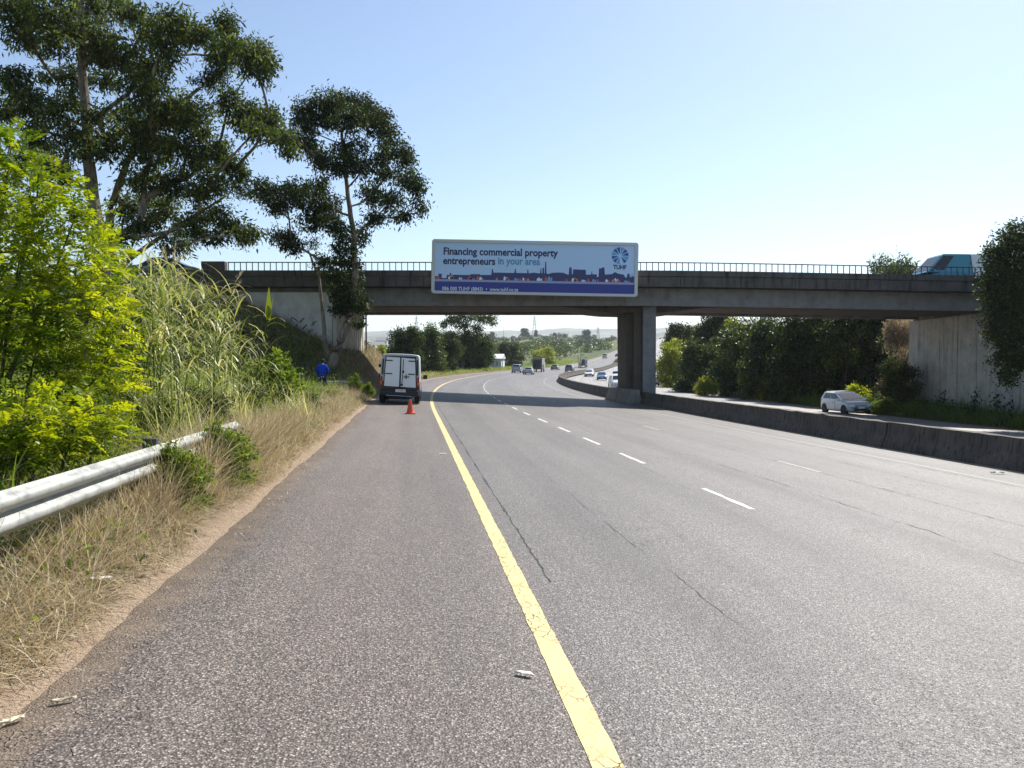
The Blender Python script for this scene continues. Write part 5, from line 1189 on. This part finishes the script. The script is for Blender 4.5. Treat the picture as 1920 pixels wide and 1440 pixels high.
# ------------------------------------------------------------------ person
def skin(name, pts, edges, rad, m, parent, root=0, sub=2):
    me = bpy.data.meshes.new(name); me.from_pydata([tuple(p) for p in pts], edges, []); o = bpy.data.objects.new('tmp', me); COL.objects.link(o)
    o.modifiers.new('s', 'SKIN'); sub_ = o.modifiers.new('u', 'SUBSURF'); sub_.levels = sub; sub_.render_levels = sub
    for i, r_ in enumerate(rad): v = me.skin_vertices[0].data[i]; v.radius = (r_, r_) if isinstance(r_, float) else r_; v.use_root = (i == root)
    dg = bpy.context.evaluated_depsgraph_get(); m2 = bpy.data.meshes.new_from_object(o.evaluated_get(dg)); bpy.data.objects.remove(o); m2.name = name
    m2.materials.clear(); m2.materials.append(m); m2.polygons.foreach_set('use_smooth', np.ones(len(m2.polygons), bool)); return link(name, m2, parent)
def person():
    x, y = at(604, 730, 38.6).x, 38.6; z = gz(x, y)
    t = thing('person', 'person in blue overalls seen from behind, head bowed, standing in the roadside grass', 'person', (x, y, z), R(6))
    sk_ = mat('dark_skin', (.075, .04, .025), .55); ov = mat('blue_overall_cloth', (.012, .055, .42), .85, spec=.1); ov2 = mat('navy_trouser_cloth', (.012, .02, .10), .85, spec=.1); bt = mat('work_boot_leather', (.02, .018, .016), .7); hr = mat('short_black_hair', (.01, .009, .008), .9)
    # local +Y is the way the person faces (away from us); stooping slightly, hands working in front at hip height
    J = dict(pel=(0, 0, .93), w=(0, .03, 1.08), ch=(0, .10, 1.30), nk=(0, .17, 1.46), nk2=(0, .23, 1.53), hd=(0, .29, 1.61), top=(0, .33, 1.70),
             shl=(-.19, .12, 1.40), ell=(-.27, .16, 1.12), wrl=(-.17, .38, 1.02), shr=(.19, .12, 1.40), elr=(.28, .14, 1.12), wrr=(.15, .38, 1.00),
             hl=(-.10, 0, .88), kl=(-.13, .05, .50), al=(-.15, -.02, .11), tl=(-.17, .13, .05), hr=(.10, 0, .88), kr=(.15, .06, .50), ar=(.20, -.02, .11), tr=(.22, .13, .05))
    k = list(J); ix = {n_: i for i, n_ in enumerate(k)}; E = [('pel', 'w'), ('w', 'ch'), ('ch', 'nk'), ('nk', 'nk2'), ('nk2', 'hd'), ('hd', 'top'), ('ch', 'shl'), ('shl', 'ell'), ('ell', 'wrl'), ('ch', 'shr'), ('shr', 'elr'), ('elr', 'wrr'), ('pel', 'hl'), ('hl', 'kl'), ('kl', 'al'), ('al', 'tl'), ('pel', 'hr'), ('hr', 'kr'), ('kr', 'ar'), ('ar', 'tr')]
    rd = dict(pel=.14, w=.13, ch=.15, nk=.065, nk2=.06, hd=.092, top=.075, shl=.065, ell=.045, wrl=.028, shr=.065, elr=.045, wrr=.028, hl=.09, kl=.06, al=.042, tl=.04, hr=.09, kr=.06, ar=.042, tr=.04)
    skin('body', [J[a] for a in k], [(ix[a], ix[b]) for a, b in E], [rd[a] for a in k], sk_, t)
    kk_ = ['pel', 'w', 'ch', 'nk', 'shl', 'ell', 'wrl', 'shr', 'elr', 'wrr']; jx = {n_: i for i, n_ in enumerate(kk_)}; rj = dict(pel=(.19, .15), w=(.185, .15), ch=(.20, .16), nk=(.09, .09), shl=.095, ell=.075, wrl=.055, shr=.095, elr=.075, wrr=.055)
    skin('jacket', [(J['pel'][0], J['pel'][1], .80)] + [J[a] for a in kk_[1:]], [(jx[a], jx[b]) for a, b in [('pel', 'w'), ('w', 'ch'), ('ch', 'nk'), ('ch', 'shl'), ('shl', 'ell'), ('ell', 'wrl'), ('ch', 'shr'), ('shr', 'elr'), ('elr', 'wrr')]], [rj[a] for a in kk_], ov, t)
    tt = ['pel', 'hl', 'kl', 'al', 'hr', 'kr', 'ar']; jx = {n_: i for i, n_ in enumerate(tt)}; rj = dict(pel=.17, hl=.125, kl=.095, al=.085, hr=.125, kr=.095, ar=.085)
    skin('trousers', [J[a] for a in tt], [(jx[a], jx[b]) for a, b in [('pel', 'hl'), ('hl', 'kl'), ('kl', 'al'), ('pel', 'hr'), ('hr', 'kr'), ('kr', 'ar')]], [rj[a] for a in tt], ov2, t)
    for f in ('l', 'r'):
        a, b = Vector(J['a' + f]), Vector(J['t' + f]); skin('boot', [a + Vector((0, -.02, .08)), a + Vector((0, 0, -.05)), b, b + Vector((0, .08, 0))], [(0, 1), (1, 2), (2, 3)], [.065, .06, .052, .04], bt, t)
        w_ = Vector(J['wr' + f]); sgn = -1 if f == 'l' else 1; pm = w_ + Vector((-.015 * sgn, .07, -.01)); P = [w_, pm]; Ed = [(0, 1)]; Rr = [.028, .034]
        for q in range(4):
            dx = (q - 1.5) * .021; ln = [.07, .085, .08, .062][q]; b0 = pm + Vector((dx, .035, 0)); b1 = b0 + Vector((0, ln * .5, -.012)); b2 = b1 + Vector((0, ln * .3, -.04)); n0 = len(P); P += [b0, b1, b2]; Ed += [(1, n0), (n0, n0 + 1), (n0 + 1, n0 + 2)]; Rr += [.011, .0095, .008]
        n0 = len(P); P += [pm + Vector((-.035 * sgn, .0, -.005)), pm + Vector((-.055 * sgn, .035, -.02)), pm + Vector((-.05 * sgn, .06, -.03))]; Ed += [(1, n0), (n0, n0 + 1), (n0 + 1, n0 + 2)]; Rr += [.013, .011, .009]
        skin('hand', P, Ed, Rr, sk_, t, 1)
        MB().lathe([(0, -.012), (.02, -.01), (.03, 0), (.02, .01), (0, .012)], 10, 'x').build('ear', sk_, t, (sgn * .088, .295, 1.63))
    MB().lathe([(.0, .085), (.05, .075), (.085, .04), (.097, 0), (.095, -.04), (.085, -.065)], 18).build('hair', hr, t, (0, .29, 1.675), (R(-28), 0, 0), smooth=True)
    MB().prism([(-.015, 0), (.015, 0), (0, .05)], 0, .03, 'y').build('nose', sk_, t, (0, .385, 1.60)); MB().box((0, .385, 1.57), (.045, .012, .01)).build('mouth', hr, t)
    for sx in (-1, 1): MB().box((sx * .033, .382, 1.655), (.02, .01, .01)).build('eye', hr, t)
person()
# work gear: horizontal rail on short posts beside the worker
def rail_end():
    p = at(640, 715, 39.5); z = gz(p.x, p.y); t = thing('work_trestle', 'low pale pole laid on short posts in the grass beside the worker', 'pole', (p.x, p.y, z))
    pl = mat('bleached_timber', (.55, .53, .48), .7); zz_ = p.z - z; L2 = 1.05
    MB().tube([(-L2, 0, zz_ - .02), (L2, .1, zz_ - .04)], .045).build('pole', pl, t)
    for x in (-.75, -.35, .05, .8): MB().tube([(x, 0, -.1), (x + random.uniform(-.05, .05), .02, zz_ + random.uniform(.02, .25))], .03).build('post', M['bark'] if x != .05 else pl, t)
rail_end()

# ------------------------------------------------------------------ warehouse, fence, houses, pylons
def warehouse(name, label, px, D, wpx, htop, hbase, col, roofc, depth=12, gable=True, windows=3, door=False):
    x = (px - 960) / 1450 * D; w_ = wpx / 1450 * D; zt = at(px, htop, D).z; z0 = min(gz(x, D), at(px, hbase, D).z) - .3; h = zt - z0
    t = thing(name, label, 'building', (x, D, z0), R(random.uniform(-4, 4)))
    wm = mat(name + '_wall', col, .8); rm = mat(name + '_roof', roofc, .6); e = h * .72
    MB().box((0, depth / 2, e / 2), (w_, depth, e)).build('wall', wm, t)
    V = [(-w_ / 2 - .3, -.3, e + .003), (w_ / 2 + .3, -.3, e + .003), (w_ / 2 + .3, depth + .3, e + .003), (-w_ / 2 - .3, depth + .3, e + .003), (-w_ / 2 - .3, depth / 2, h), (w_ / 2 + .3, depth / 2, h)]
    MB().add(V, [(0, 1, 5, 4), (2, 3, 4, 5), (1, 2, 5), (3, 0, 4), (0, 3, 2, 1)]).build('roof', rm, t)
    for i in range(windows):
        xx = (-.5 + (i + .5) / windows) * w_ * .9; f = MB().box((xx, -.02, e * .58), (w_ / windows * .42, .06, e * .30)).build('window', G_, t)
    if door: MB().box((w_ * .3, -.03, e * .4), (w_ * .14, .06, e * .8)).build('door', rm, t)
    return t
warehouse('warehouse', 'long white warehouse behind the palisade fence beneath the wispy gum tree', 908, 205, 64, 663, 694, (.62, .64, .66), (.55, .57, .58), windows=4, door=True)
for i, (px, D, wp, ht, hb, c, rf, lab) in enumerate([(690, 300, 40, 647, 664, (.55, .52, .48), (.35, .36, .38), 'grey-roofed shed in the valley between abutment and parked van'), (708, 360, 26, 640, 652, (.6, .58, .54), (.26, .25, .24), 'grey-roofed house above the grey shed in the valley'),
        (678, 480, 22, 634, 644, (.62, .6, .55), (.4, .4, .42), 'small pale house highest in the left valley'), (715, 560, 20, 632, 641, (.6, .6, .58), (.30, .29, .28), 'tiny house on the valley ridge nearest the dark evergreens')]):
    warehouse('house', lab, px, D, wp, ht, hb, c, rf, depth=8, windows=2)
def palisade():
    A0, A1 = at(868, 690, 172), at(942, 690, 190); t = thing('palisade_fence', 'thin steel palisade fence in front of the white warehouse', 'fence', (A0.x, A0.y, gz(A0.x, A0.y))); b = Vector(t.location); n = 26
    for z in (.6, 1.9):
        MB().tube([Vector((A0.lerp(A1, f).x, A0.lerp(A1, f).y, gz(A0.lerp(A1, f).x, A0.lerp(A1, f).y) + z)) - b for f in (0, .25, .5, .75, 1)], .05, 5).build('rail', M['steel'], t)
    me = MB().box((0, 0, 1.2), (.14, .06, 2.5)).mesh('pale', M['steel'])
    for i in range(n): p = A0.lerp(A1, i / (n - 1)); link('pale', me, t, (p.x - b.x, p.y - b.y, gz(p.x, p.y) - b.z))
palisade()
def pylon(label, px, D, top, base, wpx):
    x = (px - 960) / 1450 * D; z0 = gz(x, D) - 1; H = at(px, top, D).z - z0; w_ = wpx / 1450 * D / 2
    t = thing('power_pylon', label, 'pylon', (x, D, z0)); pm = mat('pylon_steel', (.22, .23, .25), .6, .3); r_ = D * .00022; mb = MB()
    for sx in (-1, 1):
        for sy in (-1, 1): mb.tube([(sx * w_, sy * w_, 0), (sx * w_ * .35, sy * w_ * .35, H * .7), (sx * w_ * .12, sy * w_ * .12, H)], r_, 4)
    for i in range(7):
        a, b = i / 8, (i + 1) / 8; wa, wb = w_ * (1 - .9 * a), w_ * (1 - .9 * b)
        mb.tube([(-wa, -wa, a * H), (wb, -wb, b * H)], r_ * .6, 4); mb.tube([(wa, -wa, a * H), (-wb, -wb, b * H)], r_ * .6, 4)
    mb.build('tower', pm, t)
    for f, k in ((.62, 1.5), (.76, 1.25), (.90, 1.0)): MB().tube([(-w_ * k, 0, H * f), (0, 0, H * f + .3), (w_ * k, 0, H * f)], r_, 4).build('crossarm', pm, t)
    return t
pylon('tall hazy power pylon on the hill above the distant traffic', 1002, 1250, 592, 630, 9)
pylon('faint distant pylon right of the dome-shaped hill tree', 1121, 1900, 613, 634, 7)
pylon('faint power pylon rising behind the dark evergreens', 781, 1500, 592, 632, 9)
def pole(label, px, D, top):
    x = (px - 960) / 1450 * D; z0 = gz(x, D); t = thing('lamp_post', label, 'pole', (x, D, z0)); H = at(px, top, D).z - z0
    MB().tube([(0, 0, -.3), (0, 0, H)], [.25, .12], 6).build('post', M['steel'], t); MB().box((.5, 0, H), (1.4, .3, .2)).build('lamp_head', M['steel'], t)
pole('thin mast left of the tree clump on the hill', 944, 900, 613); pole('thin mast left of the dome-shaped hill tree', 1065, 950, 622)
for nm, lab, px, D, top, hw, kd in [('ridge_tree', 'dome-shaped lone tree on the distant ridge', 1100, 1000, 617, 10, 'dark'), ('ridge_tree', 'broad tree clump on the ridge left of the tall pylon', 983, 1050, 614, 9, 'dark'), ('ridge_tree', 'narrow tree on the ridge at the foot of the tall pylon', 1005, 1040, 618, 4, 'dark'),
        ('ridge_tree', 'pair-like small tree on the ridge midway along the hill', 1040, 1000, 623, 4, 'dark'), ('ridge_tree', 'small ridge tree at the left end of the hill', 923, 1050, 621, 6, 'dark')]:
    bush(nm, kd, lab, 'tree', px, D, top, hw)
# green median island far up the road
leafy('median_scrub', 'green scrub on the median island far up the road', M['leaf_olive'], 6000, 300, 520, 11.6, 16.5, 3.0, .9, .5, 1.0, 71, .6, 40)

# ------------------------------------------------------------------ litter and small things
def litter():
    pw = mat('litter_paper', (.72, .70, .64), .8); bk = mat('black_plastic_scrap', (.02, .018, .025), .4); hk = mat('dry_husk', (.62, .53, .38), .8)
    def scrap(name, label, px, py, m, w_, d_, h_, rz, z_=.012):
        p = at(px, py, 1750 / 1450); dz_ = p.z - CAMZ; k = 1.0
        for _ in range(6):      # walk down the sight line to the ground
            q = Vector((0, 0, CAMZ)) + (p - Vector((0, 0, CAMZ))) * k; s_, l_ = w2r([q.x], [q.y]); g = float(road_z(s_[0], l_[0])) if l_[0] > -1.86 else gz(q.x, q.y); k = (g - CAMZ) / dz_
        q = Vector((0, 0, CAMZ)) + (p - Vector((0, 0, CAMZ))) * k; r_ = random.Random(px); nx = 6; V = []; F = []
        for i in range(nx):
            for j in range(4): V.append(((i / (nx - 1) - .5) * w_ + r_.uniform(-.01, .01), (j / 3 - .5) * d_ * (.6 + .5 * math.sin(i / (nx - 1) * 3.1)), .006 + h_ * (abs(math.sin(i * 1.3 + j * 2.1)) * .8 + r_.uniform(0, .25))))
        F = [(i * 4 + j, i * 4 + j + 1, i * 4 + j + 5, i * 4 + j + 4) for i in range(nx - 1) for j in range(3)]
        me = bpy.data.meshes.new(name); me.from_pydata(V, [], F); me.materials.append(m); o = link(name, me, None, (q.x, q.y, q.z + z_ * .3), (0, 0, rz)); so = o.modifiers.new('s', 'SOLIDIFY'); so.thickness = .0025
        tag(o, label, 'litter')
    scrap('paper_scrap', 'torn pale scrap lying just left of the yellow line in the foreground', 985, 1268, pw, .10, .035, .018, -.3)
    scrap('dry_husk', 'pale dry husk on the asphalt edge at the lower left', 120, 1319, hk, .11, .025, .02, .6)
    scrap('dry_husk', 'dry husk in the straw at the far left bottom', 22, 1358, hk, .12, .03, .02, .9)
    scrap('plastic_scrap', 'crumpled black plastic scrap in the dry grass', 262, 1057, bk, .10, .07, .04, .2, .12)
    scrap('paper_scrap', 'white crumpled litter lying in the dry grass', 188, 1096, pw, .16, .07, .02, .3, .10)
    scrap('paper_scrap', 'small white scrap on the road in front of the cone beside the yellow line', 830, 852, pw, .13, .05, .015, .1)
    scrap('plastic_bottle', 'pale flattened plastic bottle by the foot of the barrier at right', 1872, 889, pw, .30, .09, .05, -.2)
    # pebbles and crumbs along the edge: uncountable
    r = np.random.default_rng(15); n = 900; s = .5 + 30 * r.uniform(0, 1, n) ** 1.6; l = -1.95 + .28 * r.normal(size=n); P = r2w(s, l); z = np.maximum(terrain(P[:, 0], P[:, 1]), np.where(l > -1.85, P[:, 2], -9)); sz = r.uniform(.003, .012, n) * (1 + s * .05)
    O = np.array([(1, 0, 0), (0, 1, 0), (-1, 0, 0), (0, -1, 0), (0, 0, 1)]); V = np.stack([P[:, 0], P[:, 1], z], -1)[:, None] + O[None] * sz[:, None, None] * r.uniform(.5, 1.3, (n, 5, 1))
    Ft = np.array([(0, 1, 4, 4), (1, 2, 4, 4), (2, 3, 4, 4), (3, 0, 4, 4)])[:, :3]; F = (np.arange(n)[:, None, None] * 5 + Ft[None]).reshape(-1, 3)
    tag(link('gravel', npmesh('gravel', V.reshape(-1, 3), F, mat('gravel', (.30, .25, .2), .9))), 'loose grit and pebbles along the sandy road edge', 'gravel', kind='stuff')
litter()
# illegible sprayed scrawl on the shaded wing wall
def scrawl():
    m = mat('spray_paint', (.03, .03, .035), .8); rr = random.Random(4); mb = MB()
    for px, py in [(556, 612), (570, 600), (582, 622), (575, 612), (563, 628), (590, 606), (548, 600)]:
        c = at(px, py, BY + .69); a = rr.uniform(0, 3)
        mb.tube([c + Vector((math.cos(a + q) * .28 * q / 3, -.004, math.sin(a * 2 + q * 1.3) * .16)) for q in range(5)], [.018, .03, .035, .03, .012], 5)
    o = mb.build('wall_scrawl', m); br = bpy.data.objects['road_bridge']; o.parent = br; o.location = -Vector(br.location)
scrawl()

# ------------------------------------------------------------------ air
hz = MB().box((0, 3000, 105), (9000, 8000, 250)).build('haze', None) if False else None
hm = bpy.data.materials.new('haze'); hm.use_nodes = True; ht = hm.node_tree; ht.nodes.clear(); ho = ht.nodes.new('ShaderNodeOutputMaterial'); hp = ht.nodes.new('ShaderNodeVolumePrincipled')
hp.inputs['Density'].default_value = 1.25e-4; hp.inputs['Color'].default_value = (.80, .88, .97, 1); hp.inputs['Anisotropy'].default_value = .3; ht.links.new(hp.outputs[0], ho.inputs['Volume'])
HB = MB().box((0, 3400, 137), (13000, 7400, 330)).mesh('haze', hm)
ho_ = link('haze', HB); tag(ho_, 'pale bluish air haze over the whole valley', 'haze', kind='stuff')
